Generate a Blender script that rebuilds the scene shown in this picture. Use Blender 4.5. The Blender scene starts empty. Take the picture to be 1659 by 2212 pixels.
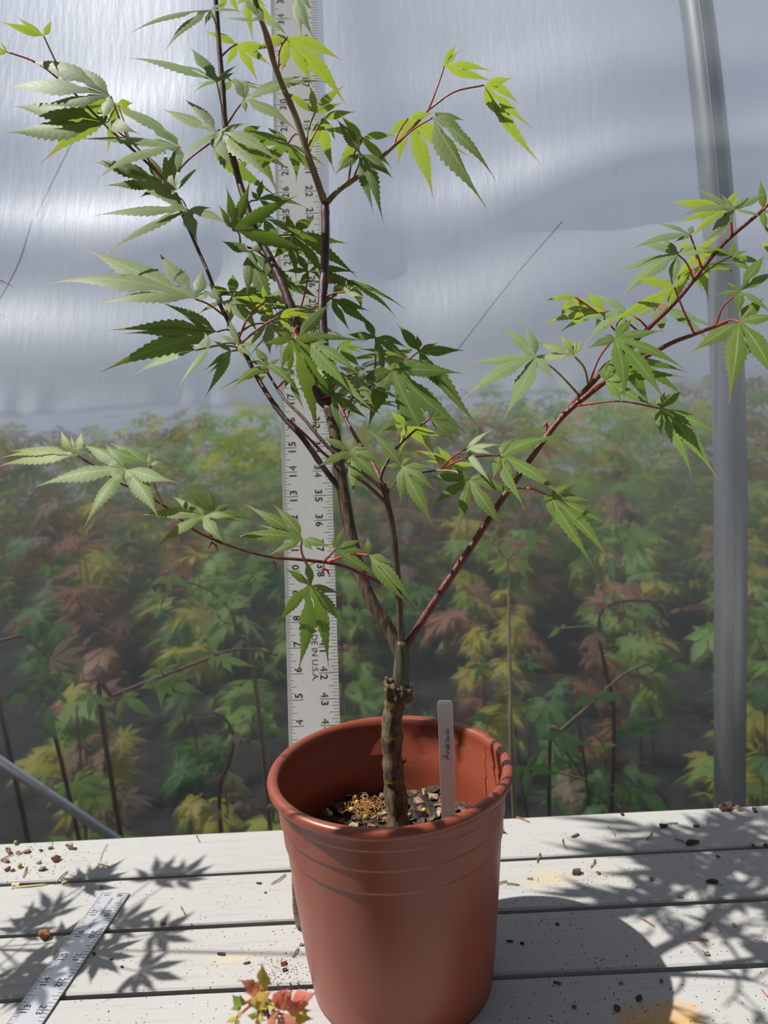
import bpy, bmesh, math, random
from mathutils import Vector, Matrix
rnd = random.Random(7)
I = 0.0254            # the place is laid out in inches (two rulers stand in it); one inch in metres
BZ = 0.762            # bench top above the ground
C = bpy.context.scene.collection
sc = bpy.context.scene
PI = math.pi

def W(p):             # layout inches (bench top = 0) -> world metres
    return Vector((p[0]*I, p[1]*I, p[2]*I + BZ))

# ------------------------------------------------------------------ camera
FPX, PITCH, ROLL, YAW, CH = 1653.4, .1432, -.0601, -.0171, 16.0
CXP, CYP = 829.5, 1106.0
cp, sp = math.cos(PITCH), math.sin(PITCH)
CF = Vector((math.sin(YAW)*cp, math.cos(YAW)*cp, -sp))
_R = Vector((math.cos(YAW), -math.sin(YAW), 0)); _U = _R.cross(CF)
CR = _R*math.cos(ROLL) + _U*math.sin(ROLL); CU = -_R*math.sin(ROLL) + _U*math.cos(ROLL)
CO = Vector((0, 0, CH))
cam = bpy.data.cameras.new('camera'); cam.sensor_fit = 'HORIZONTAL'; cam.sensor_width = 36
cam.lens = 36*FPX/1659; cam.clip_start = .02; cam.clip_end = 200
cam.dof.use_dof = True; cam.dof.focus_distance = 21.0*I; cam.dof.aperture_fstop = 13.0
co = bpy.data.objects.new('camera', cam); C.objects.link(co)
m = Matrix((CR, CU, -CF)).transposed().to_4x4(); m.translation = W(CO); co.matrix_world = m
sc.camera = co

# ------------------------------------------------------------------ light
SUN_EL, SUN_BACK = math.radians(57), math.radians(2)     # high sun from the left, a little behind the film house
SD = Vector((-math.cos(SUN_EL)*math.cos(SUN_BACK), math.cos(SUN_EL)*math.sin(SUN_BACK), math.sin(SUN_EL)))
sun = bpy.data.lights.new('sun', 'SUN'); sun.energy = 5.6; sun.angle = .011; sun.color = (1, .965, .91)
so = bpy.data.objects.new('sun', sun); C.objects.link(so)
so.rotation_euler = SD.to_track_quat('Z', 'Y').to_euler(); so.location = (-2, 1, 4)
wd = bpy.data.worlds.new('sky'); sc.world = wd; wd.use_nodes = True
nt = wd.node_tree; bg = nt.nodes['Background']
sk = nt.nodes.new('ShaderNodeTexSky'); sk.sky_type = 'NISHITA'; sk.sun_disc = False
sk.sun_elevation = SUN_EL; sk.sun_rotation = -PI/2 + SUN_BACK; sk.dust_density = 2.5; sk.air_density = 1.0
mx = nt.nodes.new('ShaderNodeMix'); mx.data_type = 'RGBA'; mx.inputs[0].default_value = .5
mx.inputs[7].default_value = (4.2, 4.3, 4.5, 1)
nt.links.new(sk.outputs[0], mx.inputs[6]); nt.links.new(mx.outputs[2], bg.inputs[0])
bg.inputs[1].default_value = .055
cy_s = sc.cycles; cy_s.max_bounces = 8; cy_s.diffuse_bounces = 3; cy_s.glossy_bounces = 3; cy_s.transmission_bounces = 5; cy_s.transparent_max_bounces = 12; cy_s.caustics_reflective = False; cy_s.caustics_refractive = False
sc.view_settings.view_transform = 'Standard'; sc.view_settings.look = 'None'
sc.view_settings.exposure = 0.0; sc.view_settings.gamma = 1.0; sc.view_settings.use_curve_mapping = False

# ------------------------------------------------------------------ helpers
def ray(px, py):
    return CF + CR*((px-CXP)/FPX) - CU*((py-CYP)/FPX)
def atY(px, py, y):                       # point of the place seen at a pixel, at distance y
    d = ray(px, py); return CO + d*(y/d.y)
def atZ(px, py, z=0):                     # point on a level plane
    d = ray(px, py); return CO + d*((z-CH)/d.z)
def topx(P):
    d = Vector(P)-CO; z = d.dot(CF); return (CXP+FPX*d.dot(CR)/z, CYP-FPX*d.dot(CU)/z)
def tag(o, label=None, cat=None, group=None, kind=None):
    if label: o['label'] = label
    if cat: o['category'] = cat
    if group: o['group'] = group
    if kind: o['kind'] = kind
    return o
def empty(name, p, label=None, cat=None, group=None):
    o = bpy.data.objects.new(name, None); C.objects.link(o); o.location = W(p); o.empty_display_size = .02
    return tag(o, label, cat, group)
def obj(name, me, mat=None, parent=None):
    o = bpy.data.objects.new(name, me); C.objects.link(o)
    if mat is not None and not me.materials: me.materials.append(mat)
    if parent is not None:
        o.parent = parent; o.matrix_parent_inverse = Matrix.Translation(-parent.location)
    return o
class MB:
    def __init__(s): s.v = []; s.f = []; s.uv = []; s.col = []; s.smooth = True
    def quad(s, *i): s.f.append(tuple(i))
    def add(s, vs, fs):
        n = len(s.v); s.v += [Vector(v) for v in vs]; s.f += [tuple(i+n for i in f) for f in fs]; return n
    def box(s, c, h, M=None):
        vs = []
        for x in (-1, 1):
            for y in (-1, 1):
                for z in (-1, 1):
                    v = Vector((x*h[0], y*h[1], z*h[2]))
                    vs.append(Vector(c) + ((M @ v) if M is not None else v))
        s.add(vs, [(0,1,3,2),(4,6,7,5),(0,4,5,1),(2,3,7,6),(0,2,6,4),(1,5,7,3)])
    def tube(s, pts, rad, n=8, cap=True):
        pts = [Vector(p) for p in pts]; k = len(pts)
        if not hasattr(rad, '__len__'): rad = [rad]*k
        ref = None; base = len(s.v)
        for i, p in enumerate(pts):
            t = (pts[min(i+1, k-1)]-pts[max(i-1, 0)])
            t = t.normalized() if t.length > 1e-9 else Vector((0,0,1))
            if ref is None:
                ref = Vector((1,0,0)) if abs(t.x) < .8 else Vector((0,1,0))
            ref = (ref - t*ref.dot(t)).normalized(); b = t.cross(ref)
            for j in range(n):
                a = 2*PI*j/n; s.v.append(p + (ref*math.cos(a)+b*math.sin(a))*rad[i])
        for i in range(k-1):
            for j in range(n):
                a = base+i*n+j; b2 = base+i*n+(j+1)%n
                s.f.append((a, b2, b2+n, a+n))
        if cap:
            s.f.append(tuple(base+j for j in range(n))[::-1]); s.f.append(tuple(base+(k-1)*n+j for j in range(n)))
    def lathe(s, prof, c, n=64, close=True):
        base = len(s.v)
        for r, z in prof:
            for j in range(n):
                a = 2*PI*j/n; s.v.append(Vector((c[0]+r*math.cos(a), c[1]+r*math.sin(a), c[2]+z)))
        for i in range(len(prof)-1):
            for j in range(n):
                a = base+i*n+j; b2 = base+i*n+(j+1)%n
                s.f.append((a, b2, b2+n, a+n))
    def mesh(s, name, world=True, smooth=None):
        me = bpy.data.meshes.new(name)
        vs = [W(v) if world else Vector(v)*I for v in s.v]
        me.from_pydata([tuple(v) for v in vs], [], s.f)
        if s.uv:
            ul = me.uv_layers.new(name='UVMap')
            for l in me.loops: ul.data[l.index].uv = s.uv[l.vertex_index]
        sm = s.smooth if smooth is None else smooth
        for p in me.polygons: p.use_smooth = sm
        me.update(); return me
    def build(s, name, mat, parent=None, smooth=None, origin=None):
        """one object; its origin at `origin` (inches) or at the middle of its base"""
        if origin is None:
            xs = [v.x for v in s.v]; ys = [v.y for v in s.v]; zs = [v.z for v in s.v]
            origin = Vector(((min(xs)+max(xs))/2, (min(ys)+max(ys))/2, min(zs)))
        s.v = [v-Vector(origin) for v in s.v]
        me = s.mesh(name, world=False, smooth=smooth); me.materials.append(mat)
        o = bpy.data.objects.new(name, me); C.objects.link(o)
        wp = W(origin)
        if parent is not None:
            o.parent = parent; o.matrix_parent_inverse = Matrix.Identity(4)
            o.location = wp - ABS(parent)
        else: o.location = wp
        return o
def ABS(o):
    p = Vector(o.location)
    while o.parent is not None:
        o = o.parent; p += Vector(o.location)
    return p
def catmull(pts, n=6):
    pts = [Vector(p) for p in pts]; out = []
    if len(pts) < 3:
        return [pts[0].lerp(pts[-1], i/n) for i in range(n+1)]
    P = [pts[0]*2-pts[1]] + pts + [pts[-1]*2-pts[-2]]
    for i in range(1, len(P)-2):
        for k in range(n):
            t = k/n; a, b, c, d = P[i-1], P[i], P[i+1], P[i+2]
            out.append(.5*((2*b)+(c-a)*t+(2*a-5*b+4*c-d)*t*t+(3*b-a-3*c+d)*t**3))
    out.append(pts[-1]); return out

# ------------------------------------------------------------------ materials
def mat(name, col=(.5,.5,.5), rough=.5, metal=0.0, spec=.5):
    mt = bpy.data.materials.new(name); mt.use_nodes = True
    b = mt.node_tree.nodes['Principled BSDF']
    b.inputs['Base Color'].default_value = (*col, 1); b.inputs['Roughness'].default_value = rough
    b.inputs['Metallic'].default_value = metal; b.inputs['Specular IOR Level'].default_value = spec
    return mt
def nd(mt, t, **kw):
    n = mt.node_tree.nodes.new(t)
    for k, v in kw.items(): setattr(n, k, v)
    return n
def lk(mt, a, b): mt.node_tree.links.new(a, b)
def ramp(mt, fac, stops):
    r = nd(mt, 'ShaderNodeValToRGB'); e = r.color_ramp.elements
    while len(e) < len(stops): e.new(.5)
    for el, (p, c) in zip(e, stops): el.position = p; el.color = (*c, 1) if len(c) == 3 else c
    lk(mt, fac, r.inputs[0]); return r.outputs[0]
def noise(mt, scale, detail=4, vec=None, rough=.55, mapscale=None):
    n = nd(mt, 'ShaderNodeTexNoise'); n.inputs['Scale'].default_value = scale
    n.inputs['Detail'].default_value = detail; n.inputs['Roughness'].default_value = rough
    if vec is None:
        tc = nd(mt, 'ShaderNodeTexCoord'); vec = tc.outputs['Object']
    if mapscale:
        mp = nd(mt, 'ShaderNodeMapping'); mp.inputs['Scale'].default_value = mapscale; lk(mt, vec, mp.inputs[0]); vec = mp.outputs[0]
    lk(mt, vec, n.inputs['Vector']); return n.outputs['Fac']
def mixc(mt, fac, a, b, mode='MIX'):
    n = nd(mt, 'ShaderNodeMix', data_type='RGBA', blend_type=mode)
    if isinstance(fac, (int, float)): n.inputs[0].default_value = fac
    else: lk(mt, fac, n.inputs[0])
    for s, i in ((a, 6), (b, 7)):
        if isinstance(s, tuple): n.inputs[i].default_value = (*s, 1)
        else: lk(mt, s, n.inputs[i])
    return n.outputs[2]
def mth(mt, op, a, b=None, clamp=False):
    n = nd(mt, 'ShaderNodeMath', operation=op); n.use_clamp = clamp
    for s, i in ((a, 0), (b, 1)):
        if s is None: continue
        if isinstance(s, (int, float)): n.inputs[i].default_value = s
        else: lk(mt, s, n.inputs[i])
    return n.outputs[0]
def bump(mt, h, strength=.3, dist=.001):
    b = nd(mt, 'ShaderNodeBump'); b.inputs['Strength'].default_value = strength; b.inputs['Distance'].default_value = dist
    lk(mt, h, b.inputs['Height']); return b.outputs[0]
def P(mt): return mt.node_tree.nodes['Principled BSDF']

def leaf_mat(name, top, under, trans, tipc, vein, tfac=.42, spec=.5, tip0=.72):
    mt = mat(name, top, .5, 0, spec); b = P(mt)
    uv = nd(mt, 'ShaderNodeUVMap'); uv.uv_map = 'UVMap'
    sx = nd(mt, 'ShaderNodeSeparateXYZ'); lk(mt, uv.outputs[0], sx.inputs[0])
    d = mth(mt, 'ABSOLUTE', mth(mt, 'SUBTRACT', sx.outputs[0], .5))
    rib = mth(mt, 'SUBTRACT', 1.0, mth(mt, 'MULTIPLY', d, 14.0), True)
    # side veins run out and forward from the rib
    sv = mth(mt, 'SINE', mth(mt, 'MULTIPLY', mth(mt, 'SUBTRACT', sx.outputs[1], mth(mt, 'MULTIPLY', d, .22)), 75.0))
    sv = mth(mt, 'MULTIPLY', mth(mt, 'SUBTRACT', sv, .86, True), 2.2)
    oi = nd(mt, 'ShaderNodeObjectInfo')
    var = oi.outputs['Random']
    nz = noise(mt, 90, 3)
    c = mixc(mt, mth(mt, 'MULTIPLY', nz, .5), top, tuple(x*1.35 for x in top))
    hs = nd(mt, 'ShaderNodeHueSaturation'); lk(mt, c, hs.inputs['Color'])
    lk(mt, mth(mt, 'ADD', .485, mth(mt, 'MULTIPLY', var, .03)), hs.inputs['Hue'])
    lk(mt, mth(mt, 'ADD', .85, mth(mt, 'MULTIPLY', var, .3)), hs.inputs['Value']); c = hs.outputs[0]
    geo = nd(mt, 'ShaderNodeNewGeometry')
    c = mixc(mt, geo.outputs['Backfacing'], c, under)
    c = mixc(mt, mth(mt, 'MULTIPLY', sv, .25), c, vein)
    c = mixc(mt, mth(mt, 'MULTIPLY', rib, .75), c, vein)
    tipf = mth(mt, 'MULTIPLY', mth(mt, 'SUBTRACT', sx.outputs[1], tip0, True), 1/(1-tip0)*.95)
    c = mixc(mt, tipf, c, tipc)
    lk(mt, c, b.inputs['Base Color'])
    lk(mt, bump(mt, sv, .25, .0006), b.inputs['Normal'])
    tr = nd(mt, 'ShaderNodeBsdfTranslucent')
    tc = mixc(mt, tipf, trans, tuple(min(1, x*1.25) for x in tipc)); tc = mixc(mt, mth(mt, 'MULTIPLY', rib, .5), tc, tuple(x*.6 for x in trans))
    lk(mt, tc, tr.inputs['Color'])
    ms = nd(mt, 'ShaderNodeMixShader'); ms.inputs[0].default_value = tfac
    lk(mt, b.outputs[0], ms.inputs[1]); lk(mt, tr.outputs[0], ms.inputs[2])
    lk(mt, ms.outputs[0], mt.node_tree.nodes['Material Output'].inputs[0])
    return mt
M = {}
M['leaf'] = leaf_mat('mature maple leaf', (.140,.215,.045), (.17,.24,.07), (.29,.45,.045), (.42,.20,.09), (.40,.46,.20), .38, .35, .8)
M['pale'] = leaf_mat('pale maple leaf', (.225,.30,.13), (.23,.30,.14), (.32,.44,.08), (.46,.24,.14), (.42,.44,.24), .36, .35, .72)
M['young'] = leaf_mat('young maple leaf', (.25,.34,.06), (.25,.34,.07), (.40,.52,.055), (.58,.17,.07), (.45,.50,.16), .5, .5, .74)
M['red'] = leaf_mat('coral maple leaf', (.60,.20,.13), (.55,.26,.16), (.85,.40,.20), (.12,.04,.05), (.75,.45,.30), .45, .4, .8)
M['coral2'] = leaf_mat('orange green maple leaf', (.48,.40,.09), (.5,.36,.14), (.75,.62,.12), (.5,.10,.05), (.65,.45,.25), .45, .4, .6)
M['bgreen'] = leaf_mat('green seedling leaf', (.24,.37,.08), (.27,.38,.11), (.45,.62,.10), (.2,.25,.06), (.35,.42,.15), .4, .4, .9)
M['bdark'] = leaf_mat('deep green seedling leaf', (.10,.21,.06), (.13,.23,.08), (.22,.42,.08), (.1,.16,.05), (.2,.3,.12), .4, .4, .9)
M['byellow'] = leaf_mat('yellow seedling leaf', (.50,.46,.09), (.5,.45,.12), (.8,.72,.10), (.6,.35,.08), (.6,.55,.2), .45, .4, .85)
M['bred'] = leaf_mat('rusty seedling leaf', (.36,.17,.10), (.35,.19,.13), (.55,.26,.14), (.3,.1,.06), (.5,.3,.2), .4, .4, .85)
M['bbrown'] = leaf_mat('bronze seedling leaf', (.26,.17,.12), (.28,.2,.15), (.4,.24,.14), (.3,.15,.1), (.4,.3,.25), .35, .4, .85)

def bark_mat(name, c1, c2, scale=60, st=(1,1,.15), rough=.65):
    mt = mat(name, c1, rough); b = P(mt)
    n1 = noise(mt, scale, 5, mapscale=st)
    lk(mt, ramp(mt, n1, [(.38, c2), (.60, c1)]), b.inputs['Base Color'])
    lk(mt, bump(mt, n1, .7, .0012), b.inputs['Normal']); return mt
M['rootstock'] = bark_mat('rough rootstock bark', (.20,.15,.085), (.055,.04,.025), 260, (1,1,.35), .8)
M['scion'] = bark_mat('olive bark', (.11,.105,.05), (.055,.05,.026), 420, (1,1,.10), .6)
M['leader'] = bark_mat('brown bark', (.15,.095,.06), (.05,.03,.02), 420, (1,1,.10), .55)
M['redbark'] = bark_mat('red brown bark', (.19,.045,.035), (.09,.022,.022), 420, (1,1,.10), .42)
M['tan'] = bark_mat('tan shoot bark', (.30,.22,.10), (.19,.13,.06), 160, (1,1,.12), .5)
M['darktwig'] = bark_mat('dark purple twig', (.09,.035,.035), (.04,.018,.02), 160, (1,1,.12), .45)
M['petiole'] = mat('red petiole', (.42,.06,.045), .4)
M['petgreen'] = mat('ochre petiole', (.30,.25,.07), .45)
M['ochre'] = bark_mat('yellow ochre tape', (.30,.19,.02), (.12,.09,.03), 160, (1,1,1), .7)
M['scar'] = bark_mat('callus bark', (.24,.15,.08), (.06,.035,.02), 90, (1,1,1), .8)

mt = M['pot'] = mat('terracotta plastic', (.41,.118,.068), .36, 0, .5); b = P(mt)
nz = noise(mt, 9, 5); fine = noise(mt, 120, 3)
cc = mixc(mt, nz, (.215,.047,.024), (.29,.070,.037))
scr = noise(mt, 14, 2, mapscale=(1,1,9))
cc = mixc(mt, mth(mt, 'MULTIPLY', mth(mt, 'SUBTRACT', scr, .68, True), 1.2), cc, (.5,.27,.2))
lk(mt, cc, b.inputs['Base Color']); lk(mt, mth(mt, 'ADD', .28, mth(mt, 'MULTIPLY', nz, .2)), b.inputs['Roughness'])
lk(mt, bump(mt, fine, .05, .0005), b.inputs['Normal'])
M['soil'] = bark_mat('potting mix', (.06,.04,.025), (.012,.009,.006), 160, (1,1,1), .9)
for nme, c1, c2 in (('barkA', (.30,.19,.12), (.10,.06,.04)), ('barkB', (.16,.10,.075), (.05,.03,.022)), ('barkC', (.45,.34,.24), (.2,.13,.08)), ('barkD', (.075,.05,.045), (.02,.014,.012)), ('barkE', (.40,.17,.08), (.2,.08,.04))):
    M[nme] = bark_mat('chip '+nme[-1], c1, c2, 220, (1,1,1), .85)
M['bead'] = mat('fertiliser bead', (.50,.36,.10), .35)
M['beadg'] = mat('olive bead', (.30,.30,.06), .4)
M['needle'] = bark_mat('dry needle', (.42,.19,.08), (.24,.10,.05), 200, (1,1,1), .6)
M['straw'] = mat('pale straw', (.62,.48,.24), .6)
M['coir'] = mat('coir fibre', (.44,.22,.06), .8)
M['black'] = mat('black pebble', (.012,.013,.016), .25)
M['print'] = mat('black print', (.012,.012,.012), .5)
M['tagw'] = mat('white plastic label', (.72,.68,.67), .45)
M['ink'] = mat('pencil ink', (.06,.055,.055), .6)
def alu(name, base, rough, metal):
    mt = mat(name, base, rough, metal); b = P(mt)
    n1 = noise(mt, 26, 5, mapscale=(8, 8, .5)); n2 = noise(mt, 40, 4)
    c = mixc(mt, n1, tuple(x*.86 for x in base), base)
    n3 = noise(mt, 9, 4); c = mixc(mt, mth(mt, 'MULTIPLY', mth(mt, 'SUBTRACT', n3, .45, True), 1.6, True), c, tuple(x*.72 for x in base))
    spots = mth(mt, 'MULTIPLY', mth(mt, 'SUBTRACT', n2, .62, True), 5.0, True)
    c = mixc(mt, mth(mt, 'MULTIPLY', spots, .5), c, (.34,.28,.22))
    lk(mt, c, b.inputs['Base Color']); lk(mt, mth(mt, 'ADD', rough-.06, mth(mt, 'MULTIPLY', n2, .14)), b.inputs['Roughness']); return mt
M['alu'] = alu('worn aluminium', (.76,.76,.75), .45, .15)
M['alu2'] = alu('bright aluminium', (.74,.74,.75), .3, .5)
M['pipe'] = alu('galvanised pipe', (.60,.62,.64), .45, .7)

# bench paint: weathered pale grey with grain, scuffs and uneven yellow and orange blotches at set spots
mt = M['plank'] = mat('weathered grey paint', (.6,.59,.56), .6, 0, .35); b = P(mt)
geo = nd(mt, 'ShaderNodeNewGeometry'); gp = geo.outputs['Position']
gr = noise(mt, 30, 6, gp, .65, (.6, 9, 3)); bl = noise(mt, 7, 4, gp); sp_ = noise(mt, 260, 2, gp)
c = mixc(mt, bl, (.40,.395,.38), (.485,.48,.462))
c = mixc(mt, mth(mt, 'MULTIPLY', mth(mt, 'SUBTRACT', gr, .53, True), 2.0, True), c, (.27,.25,.225))
c = mixc(mt, mth(mt, 'MULTIPLY', mth(mt, 'SUBTRACT', sp_, .69, True), 6, True), c, (.22,.18,.15))
def blotch(px, py, r, col, k, sx=1.0, c=None):
    q = W(atZ(px, py)); mp = nd(mt, 'ShaderNodeVectorMath', operation='SUBTRACT'); lk(mt, gp, mp.inputs[0]); mp.inputs[1].default_value = q
    sc_ = nd(mt, 'ShaderNodeVectorMath', operation='MULTIPLY'); lk(mt, mp.outputs[0], sc_.inputs[0]); sc_.inputs[1].default_value = (1/(r*I*sx), 1/(r*I), 0)
    ln = nd(mt, 'ShaderNodeVectorMath', operation='LENGTH'); lk(mt, sc_.outputs[0], ln.inputs[0])
    w = noise(mt, 45, 3, gp)
    f = mth(mt, 'MULTIPLY', mth(mt, 'SUBTRACT', mth(mt, 'ADD', 1.0, mth(mt, 'MULTIPLY', mth(mt, 'SUBTRACT', w, .5), 1.6)), ln.outputs[1], True), k, True)
    return mixc(mt, f, c, col)
c = blotch(1195, 1898, .65, (.60,.47,.18), .5, 1.6, c)
c = blotch(1430, 2230, .95, (.62,.34,.04), 1.4, 1.9, c)
c = blotch(1330, 1888, .6, (.56,.48,.34), .4, 2.0, c)
c = blotch(525, 2068, .35, (.62,.50,.28), .7, 3.0, c)
lk(mt, c, b.inputs['Base Color']); lk(mt, bump(mt, gr, .25, .0006), b.inputs['Normal'])
M['timber'] = bark_mat('grey timber', (.32,.30,.27), (.18,.16,.14), 30, (.1,1,1), .8)
M['gravel'] = bark_mat('gravel', (.10,.095,.085), (.05,.047,.042), 40, (1,1,1), .95)
M['weedmat'] = bark_mat('dark nursery floor', (.045,.042,.036), (.015,.015,.013), 12, (1,1,1), .95)

# polythene film: clear sheet with a milky, dusty, scratched haze
def film(name, h0, h1, trans_share, gloss, tcol=(.7,.76,.86,1), blur=0):
    mt = bpy.data.materials.new(name); mt.use_nodes = True; nt = mt.node_tree
    out = nt.nodes['Material Output']; nt.nodes.remove(nt.nodes['Principled BSDF'])
    geo = nd(mt, 'ShaderNodeNewGeometry'); gp = geo.outputs['Position']
    cloud = noise(mt, 6, 4, gp); streak = noise(mt, 40, 5, gp, .6, (3.0, 1, .45)); fine = noise(mt, 130, 3, gp, .6, (1, 1, .5))
    vo = nd(mt, 'ShaderNodeTexVoronoi'); vo.inputs['Scale'].default_value = 75; lk(mt, gp, vo.inputs['Vector'])
    vs = nd(mt, 'ShaderNodeSeparateColor'); lk(mt, vo.outputs['Color'], vs.inputs[0])
    haze_and_dust = mth(mt, 'MULTIPLY', mth(mt, 'SUBTRACT', mth(mt, 'MULTIPLY', vs.outputs[0], .13), vo.outputs['Distance'], True), 40.0, True)
    scr = mth(mt, 'MULTIPLY', mth(mt, 'SUBTRACT', noise(mt, 60, 2, gp, .5, (1, 1, .12)), .70, True), 3.0, True)
    h = mth(mt, 'ADD', h0, mth(mt, 'MULTIPLY', mth(mt, 'SUBTRACT', cloud, .5), h1))
    h = mth(mt, 'ADD', h, mth(mt, 'MULTIPLY', mth(mt, 'SUBTRACT', streak, .5), h1*.7))
    h = mth(mt, 'ADD', h, mth(mt, 'MULTIPLY', mth(mt, 'SUBTRACT', fine, .5), h1*.5))
    da = nd(mt, 'ShaderNodeAttribute'); da.attribute_name = 'haze_and_dust'  # haze weight per vertex, set by bands around the crease
    h = mth(mt, 'ADD', h, mth(mt, 'MULTIPLY', da.outputs['Fac'], mth(mt, 'ADD', .22, mth(mt, 'MULTIPLY', cloud, .16))))
    h = mth(mt, 'ADD', h, mth(mt, 'MULTIPLY', haze_and_dust, .22)); h = mth(mt, 'ADD', h, mth(mt, 'MULTIPLY', scr, .12), True)
    tb = nd(mt, 'ShaderNodeBsdfTransparent'); df = nd(mt, 'ShaderNodeBsdfDiffuse'); tl = nd(mt, 'ShaderNodeBsdfTranslucent')
    tb.inputs[0].default_value = (.96,.97,.97,1)
    df.inputs[0].default_value = (.84,.86,.88,1); tl.inputs[0].default_value = tcol
    m1 = nd(mt, 'ShaderNodeMixShader'); m1.inputs[0].default_value = trans_share; lk(mt, df.outputs[0], m1.inputs[1]); lk(mt, tl.outputs[0], m1.inputs[2])
    thru = tb.outputs[0]
    if blur > 0:                      # forward scattering softens what stands far behind the sheet
        rf = nd(mt, 'ShaderNodeBsdfRefraction'); rf.inputs['IOR'].default_value = 1.03; rf.inputs['Roughness'].default_value = .5; rf.inputs[0].default_value = (.96,.97,.97,1)
        mb = nd(mt, 'ShaderNodeMixShader'); mb.inputs[0].default_value = blur; lk(mt, tb.outputs[0], mb.inputs[1]); lk(mt, rf.outputs[0], mb.inputs[2]); thru = mb.outputs[0]
    m2 = nd(mt, 'ShaderNodeMixShader'); lk(mt, h, m2.inputs[0]); lk(mt, thru, m2.inputs[1]); lk(mt, m1.outputs[0], m2.inputs[2])
    gl = nd(mt, 'ShaderNodeBsdfGlossy'); gl.inputs['Roughness'].default_value = .58; gl.inputs[0].default_value = (.93,.95,1,1)
    lk(mt, bump(mt, streak, .22, .004), gl.inputs['Normal'])
    lw = nd(mt, 'ShaderNodeLayerWeight'); lw.inputs[0].default_value = .5
    fr = mth(mt, 'ADD', mth(mt, 'ADD', .028, mth(mt, 'MULTIPLY', da.outputs['Fac'], .062)), mth(mt, 'MULTIPLY', mth(mt, 'POWER', lw.outputs['Facing'], 5.0), .3))
    m3 = nd(mt, 'ShaderNodeMixShader'); lk(mt, mth(mt, 'MULTIPLY', fr, gloss, True), m3.inputs[0])
    lk(mt, m2.outputs[0], m3.inputs[1]); lk(mt, gl.outputs[0], m3.inputs[2]); lk(mt, m3.outputs[0], out.inputs[0]); return mt
M['film'] = film('clear polythene film', .06, .09, .5, 1.7, blur=.42)
M['roof'] = film('milky polythene film', .68, .2, .75, .4, (.44,.51,.66,1))

# ------------------------------------------------------------------ ground and film house
def sheet(name, x0, x1, y0, y1, z, m_):
    b_ = MB(); b_.add([(x0,y0,z),(x1,y0,z),(x1,y1,z),(x0,y1,z)], [(0,1,2,3)])
    return tag(b_.build(name, m_, smooth=False), kind='structure')
sheet('floor', -1500, 1500, -1500, 34, -30, M['gravel'])
sheet('floor', -1500, 1500, 34, 900, -30.0, M['weedmat'])

def fold(x):                          # heights of the crease and of the arc under it
    zc = 16.0 - .02*x + .08*math.sin(.5*x); za = 13.2 + .0105*(x+3.5)**2
    return zc, min(za, zc-.02)
def film_haze(x, z):                  # haze weight: strongest above the crease, least in the tuck, fading out below
    zc, za = fold(x); k = 1/(1+math.exp((x-10.5)*.9))
    if z > zc: d = 1.0 - .35*math.exp(-(z-zc)/1.5)*k
    elif z > za: d = .9*(1-k)
    else: d = .42*math.exp(-(za-z)/6.5)*k + .9*(1-k)*math.exp(-(zc-z)/7)
    return d
FILM_BACK = 0.0
def film_y(x, z):                     # hoop profile with the billows and the tucked fold of the slack sheet
    y = 32.4 + (.00625*(z-8)**2 if z > 8 else 0)
    g = lambda v, c, w: math.exp(-((v-c)/w)**2)
    # billows: where the slack sheet leans back or tips forward, band by band
    zz = z - (.22*(x-2) if x > 2 else 0)*g(z, 22, 7) + .25*math.sin(.45*x)
    for zc_, w_, sl in ((17.7,1.1,-.13),(20.3,1.1,.20),(22.6,1.0,-.24),(24.8,.9,.20),(27.6,1.3,-.09),(30.0,1.2,.10)):
        sl *= 1+.35*math.sin(.37*x+zc_); y += sl*w_*.8862*(math.erf((zz-zc_)/w_)+1)
    y += .04*math.sin(.42*x+.2*z)*g(z, 22, 9) + .012*math.sin(1.9*x+.6*z)*g(z, 26, 9)
    # fold: bulges out above the crease, tucks in under it, comes out again at the arc below
    zc = 16.0 - .02*x + .08*math.sin(.5*x)
    za = 13.2 + .0105*(x+3.5)**2
    za = min(za, zc-.02)
    k = 1/(1+math.exp((x-9.5)*1.2))
    d = 0
    if z >= zc: d = -.62*math.exp(-(z-zc)/2.4)
    elif z > za: d = -.62 + 1.15*((zc-z)/max(zc-za, .3))**.75*min(1, (zc-za)/1.2)
    else:
        e = -.62+1.15*min(1, (zc-za)/1.2); d = e*math.exp(-(za-z)/3.2)
    y += d*k*(.75 + .25*math.sin(.21*x))
    # small puckers along the crease
    y += .07*math.sin(2.3*x+3*math.sin(.8*x))*g(z, zc+.2, .8)*k
    y += .09*math.sin(.33*x-.25*z)*g(z, 5, 7)
    y += FILM_BACK
    if z > 15:                        # the ruler presses on the sheet here
        w_ = min(1, (z-15)/5); w_ = w_*w_*(3-2*w_)*math.exp(-((x+3.6)/3.4)**4)
        y += (27.11+.2724*z+.09 - y)*w_
    return y
FILM_BACK = max(27.11+.2724*z_ + .12 - film_y(x_, z_) for z_ in [q*.5 for q in range(40)] for x_ in (-5,-4,-3,-2.2))   # the ruler leans on the sheet
b_ = MB(); xs = [-70+i*2.0 for i in range(26)] + [-18+i*.24 for i in range(151)] + [19+i*2.5 for i in range(24)]
zs = [-30+i*1.5 for i in range(19)] + [-1.8+i*.2 for i in range(190)] + [36.6+i*1.0 for i in range(16)]
for z in zs:
    for x in xs: b_.v.append(Vector((x, film_y(x, z), z)))
nx = len(xs)
for j in range(len(zs)-1):
    for i in range(nx-1): b_.f.append((j*nx+i, j*nx+i+1, (j+1)*nx+i+1, (j+1)*nx+i))
DU = [film_haze(v.x, v.z) for v in b_.v]
wf = tag(b_.build('wall_film', M['film']), 'clear milky plastic film wall of the hoop house', kind='structure')
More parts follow.
